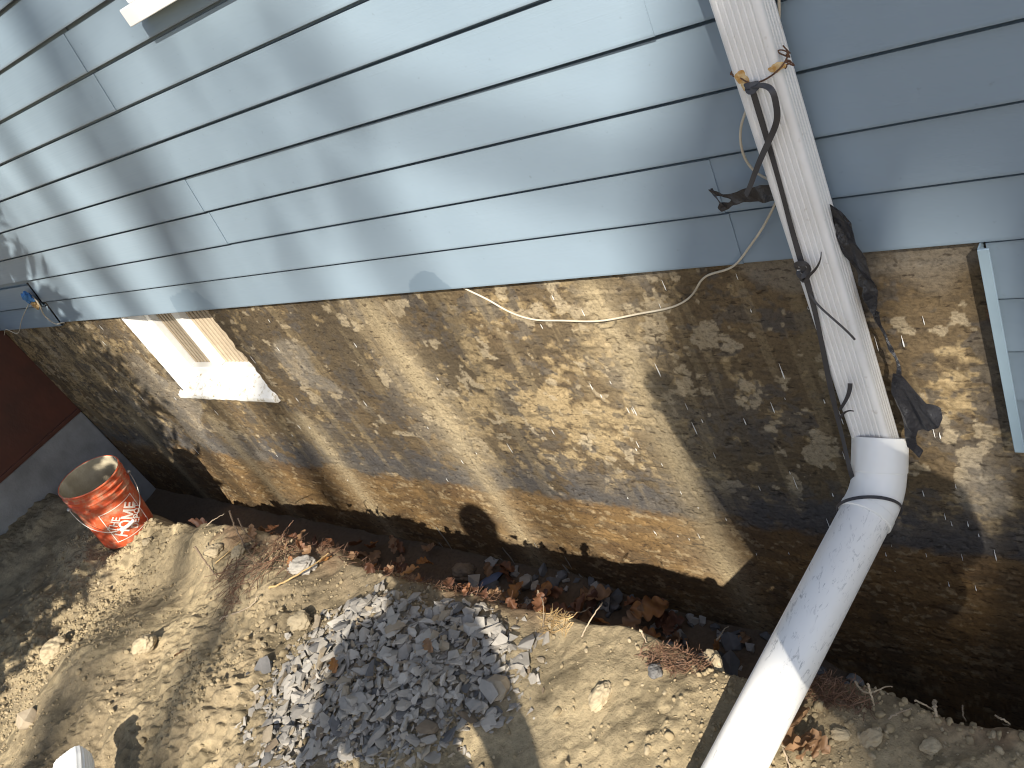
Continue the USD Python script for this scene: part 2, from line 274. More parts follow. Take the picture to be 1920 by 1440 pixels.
# ---------------------------------------------------------------- house: foundation, siding, windows, trim
house = thing('house', 'house wall with blue clapboard siding above a bare stained concrete foundation', 'house')
WX0, WX1, WZ0, WZ1 = -3.85, -3.075, H - 1.425, H - .88     # opening of the cellar window
xs = [-5.45]
while xs[-1] < .0: xs.append(xs[-1] + .0030 * max(1, min(3.2, (-xs[-1]) * .95)))
xs = np.array(xs + [.05, .15, .4, .8, 1.4])
for e in (WX0, WX1): xs[np.argmin(abs(xs - e))] = e
zs = np.r_[np.arange(H - 3.1, H - 2.5, .02), np.arange(H - 2.5, H - .9, .0042), H - .9, H - .86]
for e in (WZ0,): zs[np.argmin(abs(zs - e))] = e
CX, CZ = np.meshgrid(xs, zs)
def wall_tint(X, Z):
    r = Z - H; q = np.stack([X, Z, 0 * X], -1); s = lambda a, b, o, sd: fbm(np.stack([X * a, Z * b, 0 * X], -1), o, sd)
    b1, b2, b3, b4 = s(1.5, 1.8, 3, 31), s(8.5, 9.5, 4, 32), s(24, 27, 3, 33), s(62, 70, 2, 34)
    c = np.empty(X.shape + (3,)); c[:] = (.128, .088, .045)
    tone = ss(.35, .65, .5 * b1 + .5 * s(3, 3, 3, 35))[..., None]
    c = c * (1 - tone) + np.array([.088, .065, .038]) * tone
    def lay(mask, col):
        nonlocal c
        mk = np.asarray(mask)[..., None]; c = c * (1 - mk) + np.array(col) * mk
    f = .50 * b2 + .33 * b3 + .17 * b4
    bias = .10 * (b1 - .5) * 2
    bright = .10 * np.exp(-((X + 1.75) / .40) ** 2) * np.exp(-((r + 1.50) / .22) ** 2) + .09 * ss(-3.9, -4.3, X) * ss(-2, -1.7, r) + .06 * np.exp(-((X + 1.4) / .5) ** 2) * np.exp(-((r + 1.1) / .1) ** 2)  # sunlit zones of the wall painted in as paler tan patches
    bias = bias - .085 * np.exp(-((X + 2.5) / .42) ** 2) * ss(-1.80, -1.55, r) - .05 * ss(-1.25, -1.05, r) * ss(-3.2, -2.6, X) - .05 * ss(-1.35, -1.1, X)  # part shade painted in as darker zones, plus darker mottling below the siding
    g = .5 * s(5, 5.5, 4, 41) + .35 * s(15, 16, 3, 42) + .15 * b4
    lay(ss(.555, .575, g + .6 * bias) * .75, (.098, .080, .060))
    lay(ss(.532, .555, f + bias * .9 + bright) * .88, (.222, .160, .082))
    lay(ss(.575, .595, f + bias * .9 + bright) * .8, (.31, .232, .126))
    f2 = .5 * s(11, 12, 3, 43) + .5 * s(30, 32, 3, 44)
    char = np.exp(-((X + 2.45) / .50) ** 2 - ((r + 1.50) / .26) ** 2) + np.exp(-((X + 1.02) / .20) ** 2 - ((r + 1.55) / .3) ** 2) + .8 * np.exp(-((X + 2.0) / .3) ** 2 - ((r + 1.02) / .12) ** 2) + .8 * ss(-3.3, -3.5, X) * ss(-1.5, -1.7, r)
    lay(ss(.52, .56, .45 * b2 + .35 * s(13, 15, 3, 53) + .2 * b4 + .10 * (char - .55)) * .8, (.072, .062, .053))
    dash = .6 * s(16, 62, 2, 54) + .4 * s(40, 120, 2, 55); lay(ss(.60, .635, dash + .04 * (b1 - .5)) * .5, (.066, .048, .030))
    lay(ss(.615, .63, f2 + .04 * (b1 - .5)) * .75, (.34, .275, .18))
    lay(ss(.655, .67, 1 - f2) * .8, (.085, .066, .045))
    h = s(2, 60, 3, 45); lay(ss(.72, .77, h) * .35, (.09, .066, .042))
    # old soil line: a dark slate band, rusty brown below it
    edge = .10 * (b2 - .5) + .07 * (b3 - .5) + .04 * (b4 - .5)
    band = np.exp(-np.abs((r + 1.795 + edge * 1.8) / .105) ** 3)
    lay(band * ss(.40, .50, .6 * b3 + .4 * b2 + .05) * .9, (.070, .065, .062))
    low = ss(-1.83, -1.875, r + edge * .7)
    oc = ss(.3, .7, .5 * s(3, 9, 3, 46) + .5 * s(9, 30, 3, 47))[..., None]
    orange = np.array([.10, .058, .024]) * (1 - oc) + np.array([.195, .118, .046]) * oc
    c = c * (1 - .88 * low[..., None]) + orange * .88 * low[..., None]
    lay(low * ss(.60, .63, .5 * s(14, 40, 3, 48) + .5 * b4) * .55, (.34, .26, .15))
    lay(low * ss(.62, .66, s(10, 26, 3, 49)) * .6, (.10, .066, .035))
    # mud run down the form joints
    for x0, w, a, top in ((-1.235, .036, .9, -.95), (-2.115, .040, .92, -.95), (-3.01, .030, .8, -1.5), (-3.80, .030, .85, -1.55), (-4.73, .032, .85, -1.6)):
        dx = X - x0 - .015 * (s(.01, 5, 2, 50 + int(-x0 * 10)) - .5) - .006 * (b4 - .5)
        wd = w * (.7 + .8 * s(.01, 4, 2, 70 + int(-x0 * 10)))
        lay(np.exp(-np.abs(dx / wd) ** 2.2) * a * ss(top + .02, top - .05, r) * (.55 + .45 * ss(.35, .6, s(20, 5, 3, 51))), (.34, .268, .155))
        lay(np.exp(-((dx - .006) / .006) ** 2) * .6 * ss(top + .02, top - .3, r) * ss(.3, .6, s(.01, 7, 2, 57)), (.40, .32, .20))
        lay(np.exp(-np.abs(dx / (wd * 2.6)) ** 2) * .5 * ss(top + .02, top - .05, r), (.27, .215, .135))
    lay(ss(.54, .66, s(10, 1.1, 3, 58)) * .38, (.070, .052, .030))
    lay(ss(.60, .66, s(26, 2.2, 3, 59)) * .30 * ss(-1.9, -1.7, r), (.26, .20, .115))
    ck = np.abs(s(3.2, 9, 4, 60) - .5); lay(ss(.006, .002, ck) * ss(.5, .6, b1) * .7, (.045, .035, .024))
    # grey rubbed patches and one rusty blot
    lay(ss(.60, .66, s(2.2, 2.6, 3, 52)) * .55 * ss(-1.95, -1.8, r), (.205, .18, .145))
    lay(np.exp(-((X + .365) / .014) ** 4 - ((r + 1.11) / .02) ** 4) * .8, (.16, .06, .025))
    return np.clip(c, .02, .8)
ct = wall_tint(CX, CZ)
q = np.stack([CX, CZ, 0 * CX], -1)
CYf = CONC - .004 * (fbm(q * 30, 3, 61) - .5) - .003 * (fbm(q * 5, 3, 62) - .5) - .002 * ss(.79, .84, fbm(np.stack([CX * 3, CZ * 45, 0 * CX], -1), 3, 63))
CYf = CYf + .003 * ss(.68, .76, fbm(q * 40, 2, 64))
# irregular broken edge of the window opening
JX = CX.copy(); JZ = CZ.copy()
jit = .05 * (fbm(np.stack([0 * CX, CZ * 9, 0 * CX], -1), 3, 65) - .5) + .02 * (fbm(np.stack([0 * CX, CZ * 40, 0 * CX], -1), 2, 66) - .5)
wr = np.exp(-((CX - WX1) / .06) ** 2) * ss(WZ0 - .06, WZ0 + .03, CZ); JX += jit * wr
wl = np.exp(-((CX - WX0) / .04) ** 2) * ss(WZ0 - .04, WZ0 + .05, CZ); JX += .25 * jit * wl
JZ += .012 * (fbm(np.stack([CX * 14, 0 * CX, 0 * CX], -1), 2, 67) - .5) * np.exp(-((CZ - WZ0) / .03) ** 2) * ss(WX0 - .05, WX0, CX) * ss(WX1 + .05, WX1, CX)
keep = ~((CX[:-1, :-1] >= WX0 - 1e-6) & (CX[:-1, 1:] <= WX1 + 1e-6) & (CZ[:-1, :-1] >= WZ0 - 1e-6))
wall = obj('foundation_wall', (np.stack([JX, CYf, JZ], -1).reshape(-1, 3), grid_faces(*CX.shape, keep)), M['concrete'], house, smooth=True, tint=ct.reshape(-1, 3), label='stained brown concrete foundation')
# paint spatter that ran down the concrete
rng = np.random.default_rng(7); drips = []
for i in range(115):
    if i < 80: x, r = rng.uniform(-1.5, -.45), rng.uniform(-2.0, -.97)
    else: x, r = rng.uniform(-4.9, -1.5), rng.uniform(-2.0, -.97)
    if WX0 - .03 < x < WX1 + .05 and r > -1.47: continue
    w, l = rng.uniform(.0006, .0014), rng.uniform(.003, .015) * rng.choice([1, 1, 1, 1.8])
    m = trimesh.creation.icosphere(1, 1.0); m.apply_scale((w, .0009, l)); v = m.vertices
    v[:, 0] *= np.where(v[:, 2] < 0, 1.25, .6); m.apply_translation((x, CONC - .0035, H + r)); drips.append(m)
obj('paint_drip', cat(drips), M['white'], wall, kind='stuff')
chalk = []
for (u0, v0, u1, v1, w) in [(818, 988, 848, 1030, .010), (822, 1016, 830, 1026, .006), (942, 1026, 966, 1058, .008), (938, 1046, 948, 1060, .008), (1054, 1058, 1076, 1086, .012), (1058, 1042, 1072, 1066, .005), (1086, 1076, 1100, 1096, .013), (1002, 1018, 1010, 1030, .004)]:
    a, b = onY(u0, v0, CONC - .004), onY(u1, v1, CONC - .004); pts = a + (b - a) * np.linspace(0, 1, 7)[:, None]; pts[:, 0] += rng.normal(0, .0015, 7)
    chalk.append(ribbon(pts, w * np.array([.3, .8, 1, .9, 1, .7, .25]), (0, -1, 0), .0008))
M['chalk'] = plain('chalky_scrape', (.36, .33, .27), (.20, .17, .13), 90, .9, .3)
obj('scrape_mark', cat(chalk), M['chalk'], wall, kind='stuff')

# window set back in the concrete
cw = UsdGeom.Xform.Define(stage, str(house.GetPath()) + '/cellar_window').GetPrim()
tag(cw, label='small white cellar window with ribbed sashes, deep in the foundation')
WD = 1.535
obj('jamb', rbox(WX0 - .012, WX0 + .012, CONC + .002, WD, WZ0 - .02, WZ1), M['white'], cw)
M['rough_reveal'] = plain('rough_reveal', (.30, .23, .14), (.16, .12, .075), 20, .9, .5, 60)
obj('reveal', box(WX1 - .004, WX1 + .10, CONC + .006, WD + .05, WZ0 - .08, WZ1), M['rough_reveal'], cw)
sx = np.linspace(WX0 + .012, WX1 + .012, 60); prof = [(1.50, WZ0 + .062), (1.47, WZ0 + .058), (CONC - .004, WZ0 + .022), (CONC - .020, WZ0 + .014), (CONC - .022, WZ0 - .002), (CONC - .016, WZ0 - .012), (CONC + .004, WZ0 - .014)]
prof = np.array(prof); SX, SI = np.meshgrid(np.r_[WX0 - .03, sx], np.arange(len(prof))); 
sp = np.stack([SX, prof[SI][..., 0] + .004 * (fbm(np.stack([SX * 30, SI * .7, 0 * SX], -1), 2, 70) - .5), prof[SI][..., 1] + .006 * (fbm(np.stack([SX * 18, SI * .9, 0 * SX], -1), 2, 71) - .5)], -1)
sp[:2, 0, 0] = WX0; 
M['sill_white'] = mat('worn_white_sill', {'g': ('geometry', {}), 'n': ('noise_texture', {'scale': 32, 'detail': 6, 'roughness': .7}), 'r': ('rgb_ramp', {'ramp': [(.36, (.38, .31, .20)), (.46, (.76, .74, .68)), (.7, (.80, .79, .75))]}), 'b': ('bump', {'strength': .3, 'distance': .004}), 'p': ('principled_bsdf', {'roughness': .7})},
                      [('g.position', 'n.vector'), ('n.fac', 'r.fac'), ('r.color', 'p.base_color'), ('n.fac', 'b.height'), ('b.normal', 'p.normal')])
ns = SX.shape[1]; capf = [[ns - 1, (i + 1) * ns + ns - 1, (i + 2) * ns + ns - 1] for i in range(len(prof) - 2)]
m = trimesh.Trimesh(sp.reshape(-1, 3), np.vstack([grid_faces(*SX.shape), capf]), process=False); m.fix_normals()
obj('sill', m, M['sill_white'], cw, smooth=40)
fr = UsdGeom.Xform.Define(stage, str(cw.GetPath()) + '/frame')
for r in [(WX0 + .012, WX0 + .05, 1.49, WD + .02, WZ0 + .05, WZ1), (WX1 - .045, WX1 - .004, 1.49, WD + .02, WZ0 + .05, WZ1), (WX0 + .05, WX1 - .045, 1.488, WD + .02, WZ0 + .055, WZ0 + .10), (WX0 + .272, WX0 + .325, 1.492, WD + .018, WZ0 + .10, WZ1)]:
    pass
frame = cat([rbox(*r) for r in [(WX0 + .0125, WX0 + .05, 1.494, WD + .02, WZ0 + .052, WZ1), (WX1 - .045, WX1 - .0045, 1.494, WD + .02, WZ0 + .052, WZ1), (WX0 + .0515, WX1 - .0465, 1.490, WD + .02, WZ0 + .056, WZ0 + .10), (WX0 + .262, WX0 + .325, 1.497, WD + .018, WZ0 + .102, WZ1)]])
stage.RemovePrim(fr.GetPath())
obj('frame', frame, M['white'], cw)
M['beige'] = plain('beige_slat', (.42, .34, .24), (.34, .27, .19), 20, .6, .1)
M['beige_dark'] = plain('beige_groove', (.09, .068, .048), (.07, .05, .035), 20, .8, .1)
obj('pane', box(WX0 + .05, WX1 - .045, WD + .004, WD + .012, WZ0 + .09, WZ1), M['beige_dark'], cw)
for x0, x1, n in ((WX0 + .055, WX0 + .262, 7), (WX0 + .328, WX1 - .048, 12)):
    for i in range(n):
        a = x0 + (x1 - x0) * i / n; obj('slat', rbox(a, a + (x1 - x0) / n * .62, WD - .010, WD + .003, WZ0 + .102, WZ1 - .002, .003), M['beige'], cw)

# clapboard siding: double courses, each strip a part
E = .127
def course_profile(zb):
    return [(WALL + .030, zb + .0020), (WALL + .004, zb), (WALL + .001, zb + .0008), (WALL, zb + .0035), (WALL + .0004, zb + .008), (WALL + .0075, zb + .070), (WALL + .0125, zb + E - .0095), (WALL + .030, zb + E - .0088), (WALL + .030, zb + E + .0010)]
def panel(x0, x1, k, n, dy=0.0, dz=0.0, m_=None, label=None, bow=.0):
    out, inn = [], []
    for j in range(n):
        out += course_profile(H - .936 + (k + j) * E)
    out.append((WALL + .0302, H - .936 + (k + n) * E + .010))
    out = np.array(out) + [dy, dz]; o2 = out.copy(); o2[:, 0] += .0013
    xs_ = np.unique(np.r_[x0, np.arange(math.ceil(x0 / .12) * .12, x1, .12), x1])
    P = np.vstack([out, o2[::-1]]); kk = len(P)
    Xg, I = np.meshgrid(xs_, np.arange(kk + 1)); pp = P[I % kk]
    wob = .0016 * (noise(np.stack([Xg * 1.1 + k * 7.3, 0 * Xg + k, 0 * Xg], -1), 80) - .5) * 2
    v = np.stack([Xg, pp[..., 0] + wob, pp[..., 1] + .0012 * (noise(np.stack([Xg * .9, 0 * Xg + k * 3.1, 0 * Xg], -1), 81) - .5)], -1).reshape(-1, 3)
    f = grid_faces(kk + 1, len(xs_)).tolist()
    nx = len(xs_); no = len(out)
    for e in (0, nx - 1):
        for i in range(no - 1):
            a, b, c, d = i * nx + e, (i + 1) * nx + e, (kk - 2 - i) * nx + e, (kk - 1 - i) * nx + e
            f += [[a, b, c], [a, c, d]]
    m = trimesh.Trimesh(v, f, process=False); m.fix_normals()
    return obj('siding_panel', m, m_ or M['siding'], house, smooth=28, label=label)
S = lambda u, v: onY(u, v, WALL)[0]
XL, XR = -7.5, 1.6
panel(-4.44, S(1375, 440), 0, 2, -.0030, 0, M['siding_low']); panel(S(1375, 440) - .02, XR, 0, 2); panel(XL, -4.475, 0, 2, -.002, -.022, None, 'slipped panel')
panel(XL, S(382, 395), 2, 2, -.0030); panel(S(382, 395) - .02, XR, 2, 2)
panel(XL, S(1228, 65) + .0, 4, 2, -.0030); panel(S(1228, 65) - .02, XR, 4, 2)
panel(XL, S(165, 135), 6, 2, -.0030); panel(S(165, 135) - .02, XR, 6, 2)
for k in range(8, 18, 2):
    c = -3.4 + (k * 1.37 % 3.0); panel(XL, c + .02, k, 2); panel(c, XR, k, 2, -.0030)
for j, k in enumerate((-2, -4)):
    panel(-.358, XR, k, 2)
obj('sheathing', box(XL, XR, CONC + .024, CONC + .05, H - .93, H + 1.4), M['dark_gap'], house)
obj('sheathing', box(-.33, XR, CONC - .004, CONC + .018, H - 1.44, H - .93), M['dark_gap'], house)
# channel that ends the lower siding on the right
tx0, tx1, tz0, tz1 = -.366, -.347, H - 1.447, H - .9385
m = cat([rbox(tx0, tx1, CONC - .040, CONC - .034, tz0, tz1, .0015), box(tx0, tx0 + .003, CONC - .0345, CONC - .001, tz0 + .001, tz1 - .001)])
obj('corner_trim', m, M['trim'], house)
# upper window, only the end of its sill shows
a = onY(245, 52, WALL - .055); uw = UsdGeom.Xform.Define(stage, str(house.GetPath()) + '/upper_window').GetPrim(); tag(uw, label='lower corner of a white window at the top left')
wx, wz = a[0], a[2]
obj('sill', rbox(wx, wx + 1.1, WALL - .055, WALL + .02, wz, wz + .046, .003), M['white'], uw)
obj('frame', cat([rbox(wx + .028, wx + .085, WALL - .038, WALL + .02, wz + .0465, wz + 1.1), rbox(wx + .0855, wx + 1.07, WALL - .038, WALL + .02, wz + .0465, wz + .10)]), M['white'], uw)
M['glass'] = mat('window_glass', {'t': ('transparent_bsdf', {}) if False else ('glossy_bsdf', {'roughness': .03}), 'd': ('diffuse_bsdf', {'color': (.03, .035, .04)}), 'f': ('fresnel', {'IOR': 1.5}), 'm': ('mix_closure', {})}, [('f.fac', 'm.fac'), ('d.BSDF', 'm.closure1'), ('t.BSDF', 'm.closure2')], 'm.closure')
obj('pane', box(wx + .08, wx + 1.07, WALL - .01, WALL - .004, wz + .10, wz + 1.1), M['glass'], uw)

# ---------------------------------------------------------------- red bulkhead on a grey base, far left
BX = -5.40
bulk = thing('cellar_bulkhead', 'dark red metal cellar bulkhead on a grey concrete base at far left', 'bulkhead')
v = np.array([(BX, CONC - .002, H - .80), (BX, CONC - .002, H - 1.63), (BX, -.7, H - 1.60), (BX, -.7, H - 1.42)])
side = trimesh.creation.extrude_polygon(Polygon([(CONC - .002, H - .70), (CONC - .002, H - 1.61), (-.3, H - 1.61), (-.3, H - 1.45)]), .05, engine='earcut')
side.vertices = np.stack([BX - side.vertices[:, 2], side.vertices[:, 0], side.vertices[:, 1]], 1); side.fix_normals()
obj('side_panel', side, M['red_steel'], bulk)
obj('base', rbox(BX - .2, BX + .012, -.3, CONC - .003, -1.1, H - 1.612, .01), M['grey_base'], bulk)
obj('lip', rbox(BX - .05, BX + .018, .2, CONC - .004, H - 1.6115, H - 1.585, .003), M['red_steel'], bulk)

# ---------------------------------------------------------------- downspout
DX0, DX1, DYF, DYB = -.664, -.582, 1.305, 1.368
def fluted(w, d, r=.010, ribs=6, dep=.0012):
    pts = []
    def arc(cx, cy, a0):
        for a in np.linspace(a0, a0 + 90, 6): pts.append((cx + r * math.cos(math.radians(a)), cy + r * math.sin(math.radians(a))))
    def side(p0, p1, n, nrm):
        p0, p1 = np.array(p0), np.array(p1)
        Ls = np.linalg.norm(p1 - p0); u = (p1 - p0) / Ls
        for i in range(n):
            c = Ls * (i + .5) / n
            for o, g in ((-.0024, 0), (-.0008, -dep), (.0008, -dep), (.0024, 0)): pts.append(tuple(p0 + u * (c + o) + np.array(nrm) * g))
    arc(w / 2 - r, d / 2 - r, 0); side((w / 2 - r, d / 2), (-w / 2 + r, d / 2), ribs, (0, 1)); arc(-w / 2 + r, d / 2 - r, 90)
    side((-w / 2, d / 2 - r), (-w / 2, -d / 2 + r), 3, (-1, 0)); arc(-w / 2 + r, -d / 2 + r, 180); side((-w / 2 + r, -d / 2), (w / 2 - r, -d / 2), ribs, (0, -1)); arc(w / 2 - r, -d / 2 + r, 270)
    side((w / 2, -d / 2 + r), (w / 2, d / 2 - r), 4, (1, 0))
    return Polygon(pts).buffer(0)
pf = fluted(DX1 - DX0, DYB - DYF); hollow = pf.difference(pf.buffer(-.0018))
M['downspout'] = mat('downspout_paint', {'g': ('geometry', {}), 'n': ('noise_texture', {'scale': 9, 'detail': 5}), 'r': ('rgb_ramp', {'ramp': [(.3, (.70, .685, .66)), (.7, (.79, .785, .77))]}), 'n2': ('noise_texture', {'scale': 55, 'detail': 4}), 'r2': ('rgb_ramp', {'ramp': [(.66, (1, 1, 1)), (.75, (.66, .62, .57))]}), 'mx': ('mix', {'mix_type': 'multiply', 'fac': .6}),
    'sx': ('separate_xyz', {}), 'p': ('principled_bsdf', {'roughness': .36})}, [('g.position', 'n.vector'), ('n.fac', 'r.fac'), ('g.position', 'n2.vector'), ('n2.fac', 'r2.fac'), ('r.color', 'mx.color1'), ('r2.color', 'mx.color2'), ('mx.color', 'p.base_color')])
ds = thing('downspout', 'white fluted metal downspout running down the siding into the pipe elbow', 'downspout')
m = trimesh.creation.extrude_polygon(hollow, 2.6, engine='earcut'); m.apply_translation(((DX0 + DX1) / 2, (DYF + DYB) / 2, H - 1.415)); DSM = m
obj('tube', m, M['downspout'], ds, smooth=20)
M['rust'] = mat('rust_stain', {'g': ('geometry', {}), 'n': ('noise_texture', {'scale': 120, 'detail': 5}), 'r': ('rgb_ramp', {'ramp': [(.35, (.68, .52, .28)), (.65, (.46, .24, .06))]}), 'p': ('principled_bsdf', {'roughness': .8})}, [('g.position', 'n.vector'), ('n.fac', 'r.fac'), ('r.color', 'p.base_color')])
def blot(u, v, rx, rz, seed, Y, skew=0.0):
    c = onY(u, v, Y); a = np.linspace(0, 2 * np.pi, 26)[:-1]; rr = .72 + .6 * noise(np.stack([np.cos(a) * 2.2, np.sin(a) * 2.2, 0 * a + seed], -1), 90)
    x, z = rx * rr * np.cos(a), rz * rr * np.sin(a); p = Polygon(np.stack([x + skew * z, z], 1)).buffer(0)
    m = trimesh.creation.extrude_polygon(p, .0006, engine='earcut'); m.vertices = np.stack([m.vertices[:, 0], -m.vertices[:, 2], m.vertices[:, 1]], 1); m.apply_translation(c); m.fix_normals(); return m
obj('rust_stain', blot(1391, 147, .011, .012, 1, DYF - .0002), M['rust'], ds)
obj('rust_stain', blot(1457, 125, .013, .008, 2, DYF - .0002, .3), M['rust'], ds)
obj('rust_stain', blot(1396, 163, .005, .010, 3, DYF - .0003), M['rust'], ds)

# ---------------------------------------------------------------- plastic drain pipe with elbow
PVC = mat('scuffed_pvc', {'g': ('geometry', {}), 't': ('texture_coordinate', {}), 'n': ('noise_texture', {'scale': 5, 'detail': 4}), 'r': ('rgb_ramp', {'ramp': [(.3, (.75, .725, .68)), (.7, (.82, .80, .76))]}),
    'mp': ('mapping', {'scale': (34, 10, 34)}), 'n2': ('noise_texture', {'scale': 3.2, 'detail': 7, 'roughness': .72, 'distortion': .8}), 'r2': ('rgb_ramp', {'ramp': [(.55, (1, 1, 1)), (.61, (.58, .58, .59)), (.68, (.32, .32, .33))]}),
    'n3': ('noise_texture', {'scale': 7, 'detail': 3}), 'r3': ('rgb_ramp', {'ramp': [(.42, (0, 0, 0)), (.60, (1, 1, 1))]}), 'mk': ('mix', {'mix_type': 'mix', 'color1': (1, 1, 1)}), 'mx': ('mix', {'mix_type': 'multiply', 'fac': .8}), 'p': ('principled_bsdf', {'roughness': .34})},
    [('g.position', 'n.vector'), ('n.fac', 'r.fac'), ('g.position', 'mp.vector'), ('mp.vector', 'n2.vector'), ('n2.fac', 'r2.fac'), ('g.position', 'n3.vector'), ('n3.fac', 'r3.fac'), ('r3.color', 'mk.fac'), ('r2.color', 'mk.color2'), ('r.color', 'mx.color1'), ('mk.color', 'mx.color2'), ('mx.color', 'p.base_color')])
M['pvc_clean'] = plain('white_pvc', (.81, .795, .75), (.77, .75, .70), 10, .34, .02, 50)
pp = thing('drain_pipe', 'white plastic drain pipe with elbow, catching the downspout and running out over the trench', 'pipe')
PR = .055
rim = onY(1650, 820, 1.335); hax = np.array([0.0, -.70, -.714]); hax /= np.linalg.norm(hax)
corner = rim + hax * .118; p_lo = at_depth(1377, 1440, 1.62)
pd = (p_lo - corner) / np.linalg.norm(p_lo - corner)
def shell(pts, r_out, r_in, n=48):
    o = tube(pts, r_out, n, caps=False); i = tube(pts, r_in, n, caps=False); i.invert(); k = len(pts); L = len(o.vertices)
    f = []
    for e in (0, k - 1):
        for j in range(n):
            a, b = e * n + j, e * n + (j + 1) % n; q = [[a, L + a, L + b], [a, L + b, b]]; f += q if e == 0 else [x[::-1] for x in q]
    m = trimesh.Trimesh(np.vstack([o.vertices, i.vertices]), np.vstack([o.faces, i.faces + L, f]), process=False); return m
ang = math.acos(np.clip(hax @ pd, -1, 1)); RB = .115; tl = RB * math.tan(ang / 2)
s0, s1 = corner - hax * tl, corner + pd * tl
nb_ = pd - hax * (pd @ hax); nb_ /= np.linalg.norm(nb_); cen = s0 + nb_ * RB
arc = np.array([cen - nb_ * RB * math.cos(t) + hax * RB * math.sin(t) for t in np.linspace(0, ang, 18)])
PR = .0535
el = cat([shell(np.vstack([rim, rim + hax * .003, s0 - hax * .004, s0 - hax * .001]), np.array([.0575, .0582, .0582, .0560]), np.array([.0548, .0545, .0545, .054])),
          shell(np.vstack([s0 - hax * .002, arc, s1 + pd * .016]), .0562, .052)])
obj('elbow', el, M['pvc_clean'], pp, smooth=40)
obj('collar', shell(np.vstack([s1 + pd * .014, s1 + pd * .016, s1 + pd * .034, s1 + pd * .036]), np.array([.0564, .0575, .0575, .0545]), .054), M['pvc_clean'], pp, smooth=40)
obj('pipe_run', shell(np.vstack([s1 + pd * .02, s1 + pd * .2, s1 + pd * .4, s1 + pd * .6, s1 + pd * .80]), PR, PR - .004, 64), PVC, pp, smooth=40)
# ---------------------------------------------------------------- straps, wire, torn tape round the downspout
FY = DYF - .003
def P3(l, Y): return [onY(u, v, y) for (u, v), y in zip(l, np.broadcast_to(Y, len(l)))]
w = thing('tie_wire', 'rusty wire twisted round the downspout, screw at each side', 'wire')
pts = spline(P3([(1380, 143), (1394, 150), (1410, 156), (1440, 146), (1466, 124), (1477, 104)], [DYF + .012, FY, FY - .002, FY - .002, FY, DYF + .014]), 40)
obj('strand', tube(pts, .0014, 6), M['rust_wire'], w)
rng = np.random.default_rng(3)
def knot(u, v, Y, s, n, seed):
    r = np.random.default_rng(seed); c = onY(u, v, Y); pts = c + r.normal(0, s, (n, 3)) * [1, .6, 1.3]; return tube(spline(pts, n * 6), .0013, 5)
obj('twist', knot(1377, 139, DYF + .004, .0045, 8, 1), M['rust_wire'], w); obj('twist', cat([knot(1479, 103, DYF + .006, .006, 9, 2), knot(1478, 117, DYF + .004, .0045, 7, 5)]), M['rust_wire'], w)
st = thing('strap', 'long dark grey plastic strap tied down the left side of the downspout', 'strap')
main = spline(P3([(1410, 166), (1432, 240), (1458, 330), (1482, 420), (1502, 490), (1522, 560), (1540, 640), (1556, 720), (1572, 790), (1582, 830), (1590, 865), (1600, 900)], [FY - .003, FY, FY, FY, FY - .004, FY - .004, FY - .002, FY, FY - .01, FY - .03, FY - .05, FY - .055]), 90)
nrm = np.tile([0, -1.0, 0], (90, 1)); nrm[:, 0] = -.25 * np.sin(np.linspace(0, 9, 90))
obj('band', ribbon(main, .0105 + .001 * np.sin(np.linspace(0, 20, 90)), nrm), M['strap'], st)
loop = spline(P3([(1410, 163), (1428, 160), (1446, 168), (1455, 195), (1457, 222), (1446, 255), (1432, 285), (1418, 318), (1408, 345), (1398, 366)], [FY - .004, FY - .02, FY - .03, FY - .03, FY - .026, FY - .02, FY - .02, FY - .02, FY - .012, FY - .004]), 60)
nl = np.stack([np.linspace(.9, -.3, 60), -np.ones(60) * .6, np.linspace(.8, .2, 60)], 1)
obj('loose_end', ribbon(loop, .0105, nl), M['strap'], st)
obj('knot', cat([ribbon(spline(P3([(1400, 156), (1408, 160), (1420, 158), (1414, 168), (1402, 164)], [FY - .005, FY - .009, FY - .006, FY - .011, FY - .006]), 24), .010, (0.2, -1, .4)), ribbon(spline(P3([(1403, 160), (1409, 170), (1415, 162)], FY - .008), 12), .012, (0, -1, .2))]), M['strap'], st)
obj('knot', cat([ribbon(spline(P3([(1497, 505), (1500, 494), (1512, 496), (1514, 510), (1502, 518), (1497, 508)], [FY - .004, FY - .016, FY - .018, FY - .010, FY - .012, FY - .006]), 30), .010, (-.3, -1, .3)), ribbon(spline(P3([(1502, 514), (1507, 526), (1515, 514)], FY - .010), 10), .011, (0, -1, 0))]), M['strap'], st)
obj('loose_end', ribbon(spline(P3([(1510, 522), (1526, 508), (1537, 490), (1540, 472)], [FY - .010, FY - .02, FY - .026, FY - .02]), 24), np.linspace(.007, .0015, 24), (.5, -1, .4)), M['strap'], st)
obj('loose_end', ribbon(spline(P3([(1516, 545), (1528, 565), (1560, 596), (1603, 637)], [FY - .004, FY - .008, FY - .014, FY - .018]), 24), .0042, (.2, -1, .6)), M['strap'], st)
obj('loose_end', ribbon(spline(P3([(1575, 768), (1586, 750), (1592, 735), (1594, 719)], [FY - .004, FY - .012, FY - .016, FY - .018]), 16), np.linspace(.006, .0095, 16), (.3, -1, .2)), M['strap'], st)
obj('loose_end', ribbon(spline(P3([(1572, 790), (1582, 775), (1594, 770), (1601, 771)], [FY - .008, FY - .014, FY - .02, FY - .02]), 16), np.linspace(.007, .002, 16), (.3, -1, .3)), M['strap'], st)
